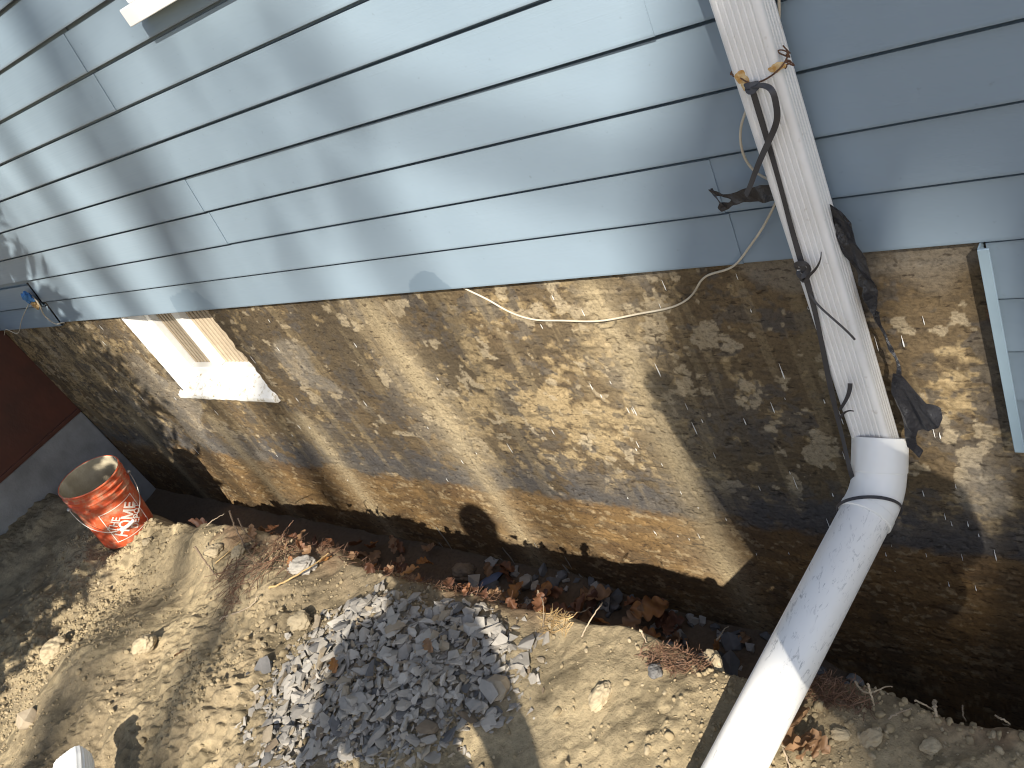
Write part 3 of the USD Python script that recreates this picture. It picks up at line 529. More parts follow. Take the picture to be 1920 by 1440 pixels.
# the loop tightened round the pipe below the elbow
lc = s1 + pd * .010; e1 = np.cross(pd, [0, 0, 1.0]); e1 /= np.linalg.norm(e1); e2 = np.cross(e1, pd)
tilt = .55
ang_ = np.linspace(0, 2 * np.pi, 60); ring = np.array([lc + (e1 * math.cos(a) + e2 * math.sin(a)) * .0592 + pd * (.030 * math.cos(a - .3)) for a in ang_])
obj('loop', ribbon(ring, .0075, ring - lc), M['strap'], st)

def crumple(name, outline, Y, amp, seed, parent, m_, Yv=None, res=.006, th=.0008, freq=38):
    """a torn, creased sheet hanging near the wall: outline in wall X, Z"""
    pts = np.array([onY(u, v, Y)[[0, 2]] for u, v in outline]); pg = Polygon(pts).buffer(0)
    if pg.geom_type != 'Polygon': pg = max(pg.geoms, key=lambda g: g.area)
    r = np.random.default_rng(seed); x0, y0, x1, y1 = pg.bounds
    gx_, gy_ = np.meshgrid(np.arange(x0, x1, res), np.arange(y0, y1, res)); q = np.stack([gx_.ravel(), gy_.ravel()], 1) + r.uniform(-res * .3, res * .3, (gx_.size, 2))
    bl = pg.exterior; nb = max(12, int(bl.length / res)); bp = np.array([bl.interpolate(i / nb, normalized=True).coords[0] for i in range(nb)])
    ins = shapely.contains_xy(pg.buffer(-res * .4), q[:, 0], q[:, 1]); q = np.vstack([bp, q[ins]])
    from scipy.spatial import Delaunay
    t = Delaunay(q).simplices; cc = q[t].mean(1); t = t[shapely.contains_xy(pg.buffer(1e-6), cc[:, 0], cc[:, 1])]
    z3 = np.stack([q[:, 0] + .25 * q[:, 1], q[:, 1] * .30, 0 * q[:, 0]], 1)
    fold = amp * (1 - np.abs(2 * fbm(z3 * freq * .55, 2, seed) - 1)) * 1.5 + amp * .8 * (fbm(z3 * freq, 3, seed + 1) - .5) * 2
    yv = Y - fold; a = np.stack([q[:, 0], yv, q[:, 1]], 1); b = a + [0, th, 0]; n = len(a)
    from collections import Counter
    ed = Counter(); 
    for tri in t:
        for i in range(3): ed[tuple(sorted((tri[i], tri[(i + 1) % 3])))] += 1
    wallf = []
    for (i, j), c in ed.items():
        if c == 1: wallf += [[i, j, j + n], [i, j + n, i + n]]
    m = trimesh.Trimesh(np.vstack([a, b]), np.vstack([t, t[:, ::-1] + n, np.array(wallf)]), process=False); m.fix_normals()
    return m
tp = thing('torn_plastic', 'wad of torn black plastic sticking out left of the downspout', 'plastic')
obj('wad', crumple('w', [(1456, 343), (1430, 340), (1405, 344), (1385, 352), (1362, 357), (1345, 352), (1330, 351), (1336, 358), (1346, 362), (1362, 362), (1378, 364), (1372, 372), (1352, 376), (1348, 386), (1356, 393), (1368, 388), (1382, 374), (1402, 372), (1430, 369), (1458, 370)], 1.350, .012, 11, None, None, res=.004, freq=34), M['tape_black'], tp, smooth=70)
obj('strand', ribbon(spline(P3([(1334, 353), (1340, 366), (1350, 380), (1356, 391)], [1.35, 1.345, 1.34, 1.345]), 20), .004 + .002 * np.sin(np.linspace(0, 9, 20)), (.3, -1, .2)), M['tape_black'], tp)
t2 = thing('torn_plastic', 'ragged black plastic strip hanging right of the downspout with a flap at its end', 'plastic')
obj('strip', crumple('s', [(1562, 370), (1584, 378), (1603, 405), (1614, 440), (1628, 470), (1640, 510), (1650, 535), (1648, 565), (1644, 590), (1640, 578), (1632, 556), (1622, 540), (1625, 528), (1616, 520), (1612, 500), (1600, 480), (1590, 468), (1580, 450), (1572, 420)], 1.360, .016, 12, None, None, res=.0035, freq=60), M['tape_black'], t2, smooth=45)
obj('twisted_cord', ribbon(spline(P3([(1646, 585), (1645, 600), (1658, 625), (1668, 650), (1678, 668), (1685, 706)], [1.35, 1.352, 1.36, 1.352, 1.345, 1.33]), 40), .007 + .003 * np.sin(np.linspace(0, 14, 40)), np.stack([np.sin(np.linspace(0, 10, 40)), -1 + 0 * np.linspace(0, 1, 40), np.cos(np.linspace(0, 7, 40))], 1), .004), M['tape_black'], t2)
obj('flap', crumple('f', [(1682, 680), (1692, 686), (1715, 712), (1745, 738), (1768, 754), (1772, 770), (1764, 784), (1742, 792), (1726, 792), (1722, 808), (1722, 826), (1734, 838), (1728, 846), (1716, 832), (1706, 820), (1703, 800), (1698, 780), (1690, 756), (1682, 740), (1676, 720), (1678, 700)], 1.348, .022, 13, None, None, res=.0035, freq=34), M['tape_black'], t2, smooth=45)

# cables
c1 = thing('cable', 'thin cream cable looping behind the downspout and sagging across the concrete', 'cable')
CB = CONC - .012
pts = spline(P3([(1459, -30), (1461, 20), (1455, 70), (1430, 130), (1404, 195), (1390, 235), (1390, 275), (1405, 310), (1432, 332), (1460, 350), (1452, 385), (1428, 430), (1400, 470), (1370, 502), (1330, 515), (1312, 530), (1300, 550), (1270, 572), (1200, 588), (1120, 602), (1050, 601), (1000, 599), (950, 582), (915, 562), (880, 545), (868, 538)],
             [1.372] * 4 + [1.366, 1.360, 1.358, 1.362, 1.366, 1.374, 1.372, 1.370, 1.374, 1.378, 1.384, 1.392, CB, CB, CB, CB, CB, CB, CB, CB, CB, 1.404]), 260)
obj('sheath', tube(pts, .0025, 8), M['cable'], c1)
c2 = thing('cable_end', 'frayed wires poking from a split in the siding at far left', 'cable')
LW = WALL - .010
obj('wire', tube(spline(P3([(58, 560), (50, 578), (42, 596), (38, 612), (26, 624), (16, 619), (9, 620), (8, 628)], [LW, LW - .01, LW - .012, LW - .01, LW - .01, LW - .015, LW - .015, LW - .01]), 60), .0022, 6), M['cable'], c2)
obj('wire', tube(spline(P3([(60, 556), (70, 566), (76, 576), (84, 592), (98, 604), (110, 607), (120, 605)], [LW, LW - .012, LW - .012, LW - .01, LW - .008, LW - .01, LW - .012]), 50), .0034, 6), M['cable'], c2)
rag = trimesh.creation.icosphere(3, .5); vv = rag.vertices; vv *= 1 + .8 * (fbm(vv * 4 + 9, 3, 91) - .5)[:, None] * 2; rag.apply_scale((.085, .03, .06)); rag.apply_translation(onY(52, 558, LW - .012))
obj('blue_tape', rag, M['blue_cloth'], c2, smooth=60)
fo = trimesh.creation.icosphere(3, .5); fo.vertices *= 1 + .5 * (fbm(fo.vertices * 5 + 3, 3, 92) - .5)[:, None] * 2; fo.apply_scale((.06, .03, .075)); fo.apply_translation(onY(64, 567, LW - .006))
obj('foam_plug', fo, M['foam'], c2, smooth=60)
obj('dark_split', box(-4.478, -4.438, WALL + .013, WALL + .016, H - .95, H - .70), M['dark_gap'], c2)

# ---------------------------------------------------------------- bucket
bk = thing('bucket', 'dirty orange plastic bucket leaning on the dirt mound at left', 'bucket')
zb = BUCKET_A; xb = np.cross(zb, -rb_); xb /= np.linalg.norm(xb); yb = np.cross(zb, xb)      # xb: across the view, yb: towards the viewer
if yb @ rb_ > 0: xb, yb = -xb, -yb
BM = np.eye(4); BM[:3, 0] = xb; BM[:3, 1] = np.cross(zb, xb); BM[:3, 2] = zb; BM[:3, 3] = BUCKET_B
FRONT = math.atan2(-rb_ @ BM[:3, 1], -rb_ @ BM[:3, 0])        # angle of the side that faces the viewer
RBOT, RTOP, HB = .131, .146, .37
rad = lambda z: RBOT + (RTOP - RBOT) * z / HB
M['bucket'] = mat('orange_plastic', {'t': ('texture_coordinate', {}), 'n': ('noise_texture', {'scale': 9, 'detail': 6, 'roughness': .65}), 'r': ('rgb_ramp', {'ramp': [(.35, (.40, .052, .016)), (.6, (.52, .085, .025))]}), 'n2': ('noise_texture', {'scale': 22, 'detail': 6, 'roughness': .7}), 'r2': ('rgb_ramp', {'ramp': [(.47, (0, 0, 0)), (.66, (.8, .8, .8))]}), 'm': ('mix', {'mix_type': 'mix', 'color2': (.40, .27, .17)}), 'rr': ('map_range', {'to_min': .38, 'to_max': .8}), 'b': ('bump', {'strength': .12, 'distance': .004}), 'p': ('principled_bsdf', {})},
    [('t.object', 'n.vector'), ('n.fac', 'r.fac'), ('t.object', 'n2.vector'), ('n2.fac', 'r2.fac'), ('r.color', 'm.color1'), ('r2.color', 'm.fac'), ('m.color', 'p.base_color'), ('n2.fac', 'rr.value'), ('rr.result', 'p.roughness'), ('n2.fac', 'b.height'), ('b.normal', 'p.normal')])
M['bucket_in'] = plain('dirty_bucket_inside', (.42, .36, .25), (.26, .22, .15), 14, .8, .3, 60)
M['print'] = plain('white_print', (.74, .70, .66), (.62, .50, .42), 60, .5, .05)
outer = [(.0, 0), (RBOT - .006, 0), (RBOT, .006), (rad(.26), .26), (rad(.26) + .006, .264), (rad(.262) + .006, .270), (rad(.272), .274), (rad(.295), .295), (rad(.295) + .006, .299), (rad(.30) + .006, .304), (rad(.306), .308), (rad(.325), .325), (rad(.325) + .007, .329), (rad(.33) + .007, .335), (rad(.337), .339), (rad(.36), .358), (RTOP + .004, .362), (RTOP + .005, .367), (RTOP + .002, .371), (RTOP - .002, .370)]
inner = [(RTOP - .002, .370), (RTOP - .005, .366), (RBOT - .004, .012), (.0, .010)]
def put(m): m = m.copy(); m.apply_transform(BM); return m
obj('body', put(lathe(outer, 72)), M['bucket'], bk, smooth=30)
inn = lathe(inner, 72); inn.invert() if inn.volume > 0 else None
obj('inside', put(inn), M['bucket_in'], bk, smooth=40)
soil = trimesh.creation.cylinder(RBOT - .002, .04, sections=40); soil.apply_translation((0, 0, .045)); soil = soil.subdivide().subdivide(); sv = soil.vertices; sv[:, 2] += (sv[:, 2] > .05) * .03 * (fbm(sv * 18, 3, 95) - .3)
obj('soil', put(soil), M['clod'], bk, smooth=40)
def wrap(m, ang0, z0, rot, off, mirror=False):
    """lay flat lettering (x, y) round the bucket's side: rot in degrees, off proud of the wall"""
    m = m.copy(); v, f = trimesh.remesh.subdivide_to_size(m.vertices, m.faces, .012); c, s = math.cos(math.radians(rot)), math.sin(math.radians(rot))
    x, y = v[:, 0] * c - v[:, 1] * s, v[:, 0] * s + v[:, 1] * c; z = z0 + y; r = rad(z) + off + v[:, 2]; a = ang0 + x / rad(z)
    return trimesh.Trimesh(np.stack([r * np.cos(a), r * np.sin(a), z], 1), f, process=False)
def ctext(t, h, bold=True):
    m = meshkit.text_mesh(t, h, .0006, bold); b = m.bounds; m.apply_translation((-(b[0][0] + b[1][0]) / 2, -(b[0][1] + b[1][1]) / 2, 0)); return m
LA, LZ = FRONT + .14, .135
words = []
for t, h, x, y in (('THE', .036, -.030, .050), ('HOME', .056, .0, .0), ('DEPOT', .036, .020, -.050)):
    m = ctext(t, h); wtarget = {'THE': .080, 'HOME': .175, 'DEPOT': .12}[t]; m.apply_scale((wtarget / m.extents[0], 1, 1)); m.apply_translation((x, y, 0))
    # stencil gaps
    try:
        ma = m3.Manifold(m3.Mesh(np.asarray(m.vertices, np.float32), np.asarray(m.faces, np.uint32)))
    except Exception: ma = None
    words.append(m)
obj('lettering', put(cat([wrap(m, LA, LZ, 45, .0009) for m in words])), M['print'], bk, smooth=False)
# square frame round the words, set on its corner with the words along the diagonal
sq = .093
ringp = Polygon([(-sq, -sq), (sq, -sq), (sq, sq), (-sq, sq)]); ringp = ringp.difference(ringp.buffer(-.0035, join_style=2)); rm = trimesh.creation.extrude_polygon(ringp, .0005, engine='earcut')
obj('printed_frame', put(wrap(rm, LA, LZ, 0, .0008)), M['print'], bk, smooth=False)
# wire handle hanging in front, with its grip
M['wire'] = plain('galvanised_wire', (.50, .48, .45), (.36, .34, .31), 40, .4, .1, metallic=.6)
ear = np.array([[math.cos(FRONT + s * 1.45) * (RTOP + .008), math.sin(FRONT + s * 1.45) * (RTOP + .008), .285] for s in (-1, 1)])
bail = []
for t in np.linspace(0, 1, 40):
    a = FRONT + (-1.45 + 2.9 * t); r = rad(.2) + .016 + .01 * math.sin(t * math.pi); bail.append((r * math.cos(a), r * math.sin(a), .285 - .165 * math.sin(t * math.pi) ** .75))
bail = np.array(bail)
obj('handle', put(cat([tube(bail, .0022, 6), trimesh.creation.icosphere(2, .010).apply_translation(ear[0]), trimesh.creation.icosphere(2, .010).apply_translation(ear[1])])), M['wire'], bk)
obj('grip', put(tube(bail[17:24], .0085, 10)), M['print'], bk)

# ---------------------------------------------------------------- white ribbed downspout piece at the lower left
el2 = thing('downspout_elbow', 'white ribbed downspout elbow lying on the dirt at the bottom edge', 'downspout elbow')
def ribbed_elbow():
    a0 = onZ(150, 1434, .05); d = onZ(165, 1569, .02) - a0; d[2] = 0; d /= np.linalg.norm(d); s = np.cross(d, [0, 0, 1.0]); vs = []
    n, nk = 96, 46
    for i in range(nk):
        t = i / (nk - 1); L = t * .30; c = a0 + d * L + [0, 0, .03 - .015 * t]
        grow = min(1, .90 + .8 * t) if t < .13 else 1
        for j in range(n):
            a = 2 * math.pi * j / n; ca, sa = math.cos(a), math.sin(a); e = 4.0
            rr = (abs(ca) ** e + abs(sa) ** e) ** (-1 / e); rib = 1 + .022 * math.sin(a * 26) * (sa > -.5)
            vs.append(c + s * (.052 * rr * ca * rib * grow) + np.array([0, 0, .042 * rr * sa * rib * grow]))
    v = np.array(vs); f = []
    for i in range(nk - 1):
        for j in range(n): b = (j + 1) % n; f += [[i * n + j, i * n + b, i * n + n + b], [i * n + j, i * n + n + b, i * n + n + j]]
    c0 = len(v); v = np.vstack([v, a0 - d * .006 + [0, 0, .03]]); f += [[c0, (j + 1) % n, j] for j in range(n)]
    m = trimesh.Trimesh(v, f, process=False); m.fix_normals(); return m
obj('ribbed_tube', ribbed_elbow(), M['white'], el2, smooth=50)

# ---------------------------------------------------------------- stones
def chip(rng, L, W_, T, n=12, flat=True):
    a = rng.normal(size=(n, 3)); a /= np.linalg.norm(a, axis=1)[:, None]; a *= rng.uniform(.78, 1.05, (n, 1))
    if flat: a[:, 2] = np.sign(a[:, 2]) * np.abs(a[:, 2]) ** .45
    p = a * [L / 2, W_ / 2, T / 2]; return trimesh.convex.convex_hull(p)
def tilt(m, rng, s):
    R = trimesh.transformations.euler_matrix(rng.normal(0, s), rng.normal(0, s), rng.uniform(0, 6.28)); m.apply_transform(R); return m
pile = thing('gravel_pile', 'spread heap of broken grey slate gravel on the dirt bank', 'gravel pile')
rng = np.random.default_rng(42); stones = []
while len(stones) < 2600:
    x, y = rng.uniform(-2.35, -1.25), rng.uniform(.12, .98); pm = float(pile_mask(np.array(x), np.array(y)))
    pr = 1.0 if pm < .88 else max(0, 1 - (pm - .88) / .50) ** 2
    if y > .84 or rng.random() > pr: continue
    L = float(np.clip(rng.lognormal(math.log(.027), .48), .010, .085)); Wd = L * rng.uniform(.45, .9); T = L * rng.uniform(.12, .34)
    stones.append((L * Wd, x, y, L, Wd, T, pm))
stones.sort(reverse=True)
px = np.array([s[1] for s in stones]); py = np.array([s[2] for s in stones]); pz = ground(px, py, False)
rest = [[] for _ in STONES]
for i, (ar, x, y, L, Wd, T, pm) in enumerate(stones):
    m = chip(rng, L, Wd, T, rng.integers(9, 14)); tilt(m, rng, .38 if i > 200 else .26)
    lift = rng.uniform(-.1, 1.0) * .016 * (pm < .95) + T * .25
    if i < 300: lift = T * .3 + rng.uniform(.004, .019) * (pm < .95)
    m.apply_translation((x, y, pz[i] + lift))
    k = rng.choice(len(STONES), p=[.34, .27, .19, .05, .11, .04])
    if i < 300: obj('stone', m, STONES[k], pile, smooth=False)
    else: rest[k].append(m)
allrest = [(k, r) for k, r in enumerate(rest) if r]
for k, r in allrest: obj('small_stones', cat(r), STONES[k], pile, smooth=False, kind='stuff')

def boulder(rng, L, W_, T, rough=.16, sub=3, seed=0):
    m = trimesh.creation.icosphere(sub, .5); v = m.vertices; e = 2.6
    v /= (np.abs(v * 2) ** e).sum(1)[:, None] ** (1 / e); v *= (1 + rough * (fbm(v * 2.2 + seed * 3.7, 3, seed) - .5) * 2)[:, None]; v *= (1 + rough * .45 * (fbm(v * 7 + seed, 3, seed + 5) - .5) * 2)[:, None]; m.vertices = v; m.apply_scale((L, W_, T)); return m
def rock(u, v, z, L, W_, T, m_, label, seed, rz=None, ti=.15, sink=.25, category='stone', faceted=False):
    r = np.random.default_rng(seed); p = onZ(u, v, z); zz = float(ground(np.array(p[0]), np.array(p[1])))
    for _ in range(3): p = onZ(u, v, zz + T * .3); zz = float(ground(np.array(p[0]), np.array(p[1])))
    m = chip(r, L, W_, T, 26, False) if faceted else boulder(r, L, W_, T, .38, 4, seed)
    m.apply_transform(trimesh.transformations.euler_matrix(r.normal(0, ti), r.normal(0, ti), r.uniform(0, 6.28) if rz is None else rz)); m.apply_translation((p[0], p[1], zz + T * (.5 - sink)))
    return obj('stone', m, m_, smooth=30 if faceted else 50, label=label, category=category)
rock(933, 1295, .05, .085, .075, .045, STONES[4], 'large flat brown stone at the right edge of the gravel heap', 1, 1.0, .2, .05, faceted=True)
rock(868, 1071, -.2, .105, .075, .07, STONES[5], 'rounded brown stone on the lip of the trench above the gravel', 2, .3)
rock(920, 1088, -.3, .14, .08, .03, plain('blue_slate', (.10, .125, .19), (.06, .075, .12), 20, .6, .2, 60), 'flat dark blue slate standing at the trench lip beside orange leaves', 3, .9, .5, .0, faceted=True)
rock(566, 1062, 0, .11, .075, .05, STONES[1], 'smooth pale grey stone beside the yellow straw stalk', 4, .2, .2, .2)
rock(1124, 1305, 0, .065, .042, .035, M['dusty_stone'], 'pale dusty stone in the sunlit dirt right of the gravel heap', 5, 1.2)
rock(1228, 1258, 0, .032, .03, .028, STONES[3], 'small dark round stone beside the reddish root fibres', 6)
rock(1338, 1246, 0, .075, .04, .04, M['dusty_stone'], 'oval tan stone left of the white pipe, below the trench', 7, 2.2)
rock(1395, 1250, 0, .10, .08, .05, M['dusty_stone'], 'broad tan stone half under the white pipe', 8)
rock(560, 1165, 0, .075, .06, .05, M['dusty_stone'], 'rounded tan stone on the sunlit clod left of the gravel heap', 9)
rock(48, 1345, -.1, .12, .09, .08, STONES[4], 'blocky grey tan stone near the left edge of the photo', 10, .4, .2, .3, faceted=True)
rock(268, 1207, -.05, .09, .07, .06, M['dusty_stone'], 'dust covered round stone in the shaded slope below the bucket', 11)
rock(98, 1213, -.08, .11, .09, .08, M['dusty_stone'], 'dust covered round stone at left beside the crumbling lump', 12)
rock(1633, 1383, 0, .05, .03, .022, M['dusty_stone'], 'pale oval pebble right of the white pipe near the bottom edge', 13, .6)
rock(1744, 1398, 0, .035, .03, .02, M['dusty_stone'], 'small pale chip at the lower right in the shaded dirt', 14)
rock(1577, 1377, 0, .038, .024, .02, M['dusty_stone'], 'brownish pebble right of the white pipe above the dry leaf', 15)
rock(276, 1015, -.15, .05, .04, .03, M['dusty_stone'], 'pale clod against the foot of the bucket', 16)
rock(400, 1033, -.1, .075, .06, .05, M['dusty_stone'], 'grey tan stone among the twigs below the trench lip at left', 17)
rock(445, 1035, -.1, .06, .05, .04, M['dusty_stone'], 'squat tan stone beneath the long grey twig', 18)
# gravel on the trench floor
tg = thing('trench_gravel', 'dark bluish crushed stone on the floor of the trench', 'gravel')
rng = np.random.default_rng(5); bigs = []
for i in range(190):
    x = rng.uniform(-2.4, -.8); y = rng.uniform(1.14, 1.40); L = float(np.clip(rng.lognormal(math.log(.055), .35), .025, .10)); bigs.append((L, x, y))
bigs.sort(reverse=True)
for L, x, y in bigs:
    m = chip(rng, L, L * rng.uniform(.55, .9), L * rng.uniform(.35, .7), 13); tilt(m, rng, .35); m.apply_translation((x, y, float(ground(np.array(x), np.array(y), False)) + L * .18)); obj('stone', m, STONES[rng.choice([2, 3, 3, 0])], tg, smooth=False)
# loose clods and pebbles over the whole bank
def scatter(name, mats_protos, pts, scales, rots, label, category):
    base = '/World/' + numbered('/World', name); pi = UsdGeom.PointInstancer.Define(stage, base); tag(pi.GetPrim(), label, category, kind='stuff')
    idx = rots[1]
    for i, (m, m_) in enumerate(mats_protos):
        pr = usdkit.mesh(stage, base + '/piece_%03d' % i, m, m_, smooth=50); pi.CreatePrototypesRel().AddTarget(pr.GetPath())
    pi.CreateProtoIndicesAttr(Vt.IntArray.FromNumpy(idx.astype(np.int32))); pi.CreatePositionsAttr(Vt.Vec3fArray.FromNumpy(pts.astype(np.float32)))
    pi.CreateScalesAttr(Vt.Vec3fArray.FromNumpy(scales.astype(np.float32)))
    pi.CreateOrientationsAttr(Vt.QuathArray([Gf.Quath(float(a), float(b), float(c), float(d)) for a, b, c, d in rots[0]]))
rng = np.random.default_rng(11); N = 15000
x = rng.uniform(-4.6, -.3, N * 2); y = rng.uniform(-.3, .93, N * 2)
dens = ss(.42, .60, fbm(np.stack([x * 2.4, y * 2.4, 0 * x], -1), 3, 77)) + .12
ok = rng.random(N * 2) < dens; x, y = x[ok][:N], y[ok][:N]
q4 = rng.normal(size=(len(x), 4)); q4 /= np.linalg.norm(q4, axis=1)[:, None]
sz = np.clip(rng.lognormal(math.log(.0062), .55, len(x)), .0028, .030); zz = ground(x, y)
protos = [(boulder(rng, 1, .8, .65, .35, 2, s), M['clod'] if s < 35 else m_) for s, m_ in ((31, None), (32, None), (33, None), (34, None), (35, M['dusty_stone']), (36, M['dusty_stone']))]
scatter('dirt_clods', protos, np.stack([x, y, zz + sz * .12], 1), np.repeat(sz[:, None], 3, 1), (q4, rng.choice(6, len(x), p=[.22, .22, .21, .21, .09, .05])), 'loose crumbs and clods of tan dirt scattered over the bank', 'dirt clods')

# ---------------------------------------------------------------- dead leaves, needles, straw, twigs
def oak_leaf(rng, L):
    t = np.linspace(0, 1, 40); lob = .5 + .5 * np.abs(np.sin(t * math.pi * rng.uniform(3.2, 4.2) + rng.uniform(0, 1))) ** .8
    wd = L * .30 * np.sin(math.pi * np.clip(t, 0, 1) ** .8) ** .7 * lob + L * .006
    n = 7; v = []
    cur, fold, tw = rng.uniform(-2.0, 3.0), rng.uniform(.1, 1.0), rng.uniform(-1.2, 1.2)
    for i, tt in enumerate(t):
        for s in np.linspace(-1, 1, n):
            x = tt * L; y = s * wd[i]; z = fold * abs(y) * .8 + .05 * L * math.sin(9 * tt + 3 * s)
            v.append((x, y * math.cos(tw * tt) - z * math.sin(tw * tt), y * math.sin(tw * tt) + z * math.cos(tw * tt)))
    v = np.array(v); a = cur * v[:, 0]; kx = np.sin(a * 1.0) / (cur if abs(cur) > .1 else .1); 
    v[:, 2] += L * .5 * cur * (v[:, 0] / L - .5) ** 2 * .5
    m = trimesh.Trimesh(v, grid_faces(len(t), n), process=False); m.apply_translation((-L / 2, 0, 0)); return m
lit = thing('leaf_litter', 'curled brown oak leaves lying along the trench below the wall', 'leaves')
rng = np.random.default_rng(21)
spots = []
for i in range(46): spots.append((rng.uniform(-2.05, -1.45), rng.uniform(1.08, 1.36), rng.uniform(.07, .13)))
for i in range(60): spots.append((rng.uniform(-3.6, -1.9), rng.uniform(.96, 1.36), rng.uniform(.07, .11)))
for i in range(9): spots.append((rng.uniform(-1.45, -.9), rng.uniform(1.05, 1.34), rng.uniform(.07, .12)))
for i in range(46): spots.append((rng.uniform(-3.1, -1.35), rng.uniform(.86, 1.0), rng.uniform(.035, .07)))
for x, y, L in spots:
    m = oak_leaf(rng, L); tilt(m, rng, .5); m.apply_translation((x, y, float(ground(np.array(x), np.array(y), False)) + rng.uniform(.03, .075) * min(1, L / .08) ** 2)); obj('leaf', m, LEAFM[rng.choice(4, p=[.4, .3, .2, .1])], lit, smooth=60)
def leaf_at(u, v, L, m_, label, seed, z=0, lift=.02):
    r = np.random.default_rng(seed); p = onZ(u, v, z)
    for _ in range(4): p = onZ(u, v, float(ground(np.array(p[0]), np.array(p[1]))) + lift)
    m = oak_leaf(r, L); tilt(m, r, .35); m.apply_translation(p); obj('leaf', m, m_, smooth=60, label=label, category='leaf')
leaf_at(1222, 1140, .15, LEAFM[3], 'bright orange forked leaf on the dark trench stones', 2, -.7, .10); leaf_at(1188, 1162, .13, LEAFM[1], 'long orange brown leaf lying across the dark trench stones', 4, -.7, .08)
leaf_at(1395, 1195, .07, LEAFM[1], 'single brown leaf at the trench lip just left of the white pipe', 6, -.02, .02)
leaf_at(626, 1247, .05, LEAFM[3], 'crumpled orange leaf on the left side of the gravel heap', 8, 0, .04); leaf_at(805, 1212, .05, LEAFM[1], 'small orange leaf in the middle of the gravel heap', 9, 0, .05)
leaf_at(544, 1054, .045, LEAFM[3], 'small yellow orange leaf beside the smooth pale grey stone', 10, -.05, .03); leaf_at(335, 1225, .05, LEAFM[1], 'curled tan leaf alone on the sunlit dirt at lower left', 12, -.05, .015)
cl = thing('leaf_clump', 'clump of dry tan leaves beside the right edge of the white pipe', 'leaves')
for i in range(8):
    r = np.random.default_rng(60 + i); p = onZ(1492 + r.uniform(-12, 40), 1370 + r.uniform(-30, 45), .03); m = oak_leaf(r, r.uniform(.055, .09)); tilt(m, r, .45); m.apply_translation((p[0], p[1], float(ground(np.array(p[0]), np.array(p[1]))) + .025 + .008 * (i % 4))); obj('leaf', m, LEAFM[1], cl, smooth=60)

def fibres(poly_uv, n, seed, Lr, rad_, m_, name, label, category, z=0, lift=(.004, .03), flat=.25, dirn=None):
    r = np.random.default_rng(seed); pg = Polygon(poly_uv); x0, y0, x1, y1 = pg.bounds; out = []; c = []
    while len(c) < n:
        u, v = r.uniform(x0, x1), r.uniform(y0, y1)
        if pg.contains(Point(u, v)): c.append(onZ(u, v, z))
    c = np.array(c); c[:, 2] = ground(c[:, 0], c[:, 1])
    for p in c:
        L = r.uniform(*Lr); a = r.uniform(0, 6.28) if dirn is None else r.normal(dirn, .5); d = np.array([math.cos(a), math.sin(a), r.normal(0, flat)]); s = np.array([-d[1], d[0], 0]); b = r.normal(0, .25) * L
        t = np.linspace(-.5, .5, 5)[:, None]; pts = p + [0, 0, r.uniform(*lift)] + d * t * L + s * b * (t ** 2 * 4) + [0, 0, 1] * (r.normal(0, .06) * L * (t ** 2 * 4)); out.append(tube(pts, rad_ * r.uniform(.6, 1.3), 3, caps=False))
    return obj(name, cat(out), m_, smooth=60, label=label, category=category, kind='stuff')
fibres([(400, 1075), (470, 1060), (530, 1020), (580, 1040), (560, 1090), (500, 1130), (440, 1160), (420, 1120)], 150, 1, (.05, .16), .0011, M['needles'], 'pine_needles', 'tangle of rusty pine needles on the dirt left of the gravel heap', 'pine needles', -.05, (.003, .022), .12)
fibres([(500, 1000), (620, 1012), (720, 1040), (840, 1075), (960, 1120), (950, 1140), (820, 1112), (700, 1070), (600, 1040), (520, 1030)], 420, 2, (.02, .07), .0009, M['needles'], 'root_fibres', 'reddish root fibres matting the trench lip above the gravel heap', 'root fibres', -.03, (.0, .010), .3)
fibres([(1240, 1210), (1330, 1215), (1335, 1250), (1290, 1275), (1230, 1260), (1200, 1230)], 260, 3, (.012, .04), .0009, M['needles'], 'root_fibres', 'patch of short reddish root fibres at the lip near the white pipe', 'root fibres', 0, (.0, .012))
fibres([(1500, 1240), (1600, 1290), (1640, 1330), (1560, 1320), (1490, 1300)], 200, 4, (.02, .06), .0009, M['needles'], 'root_fibres', 'thin brown root fibres on the bank right of the white pipe', 'root fibres', 0, (.0, .012))
fibres([(1000, 1150), (1060, 1150), (1075, 1180), (1020, 1185)], 60, 5, (.02, .05), .0009, M['straw'], 'straw_bits', 'short straw bits in the sun at the top right of the gravel heap', 'straw', 0, (.0, .010), .25)
def stick(uvz, rr, m_, label, seed, name='twig', category='twig', lifts=None, n=26):
    r = np.random.default_rng(seed); pts = []
    for i, (u, v) in enumerate(uvz):
        p = onZ(u, v, 0.0); l = lifts[i] if lifts is not None else .01
        for _ in range(5): p = onZ(u, v, float(ground(np.array(p[0]), np.array(min(p[1], .95)), False)) + l)
        pts.append(p)
    pts = spline(pts, n); pts += r.normal(0, rr * .35, pts.shape); rad_ = rr * np.linspace(1.1, .55, n)
    return obj(name, tube(pts, rad_, 6), m_, smooth=60, label=label, category=category)
stick([(430, 958), (440, 985), (452, 1010), (468, 1036)], .0035, M['twig'], 'long grey twig standing against the dark trench left of the needles', 1, lifts=[.16, .10, .05, .01])
stick([(446, 972), (455, 990), (466, 1005), (480, 1015)], .003, M['twig'], 'shorter reddish twig beside the long grey twig', 2, lifts=[.12, .08, .04, .01])
stick([(366, 1024), (380, 1046), (396, 1068), (408, 1084)], .0035, M['twig'], 'dark straight twig leaning over the shaded dirt at left', 3, lifts=[.07, .05, .02, .005])
stick([(420, 1068), (440, 1056), (458, 1044), (472, 1036)], .003, M['twig'], 'dark twig lying between the stones and the needles', 4)
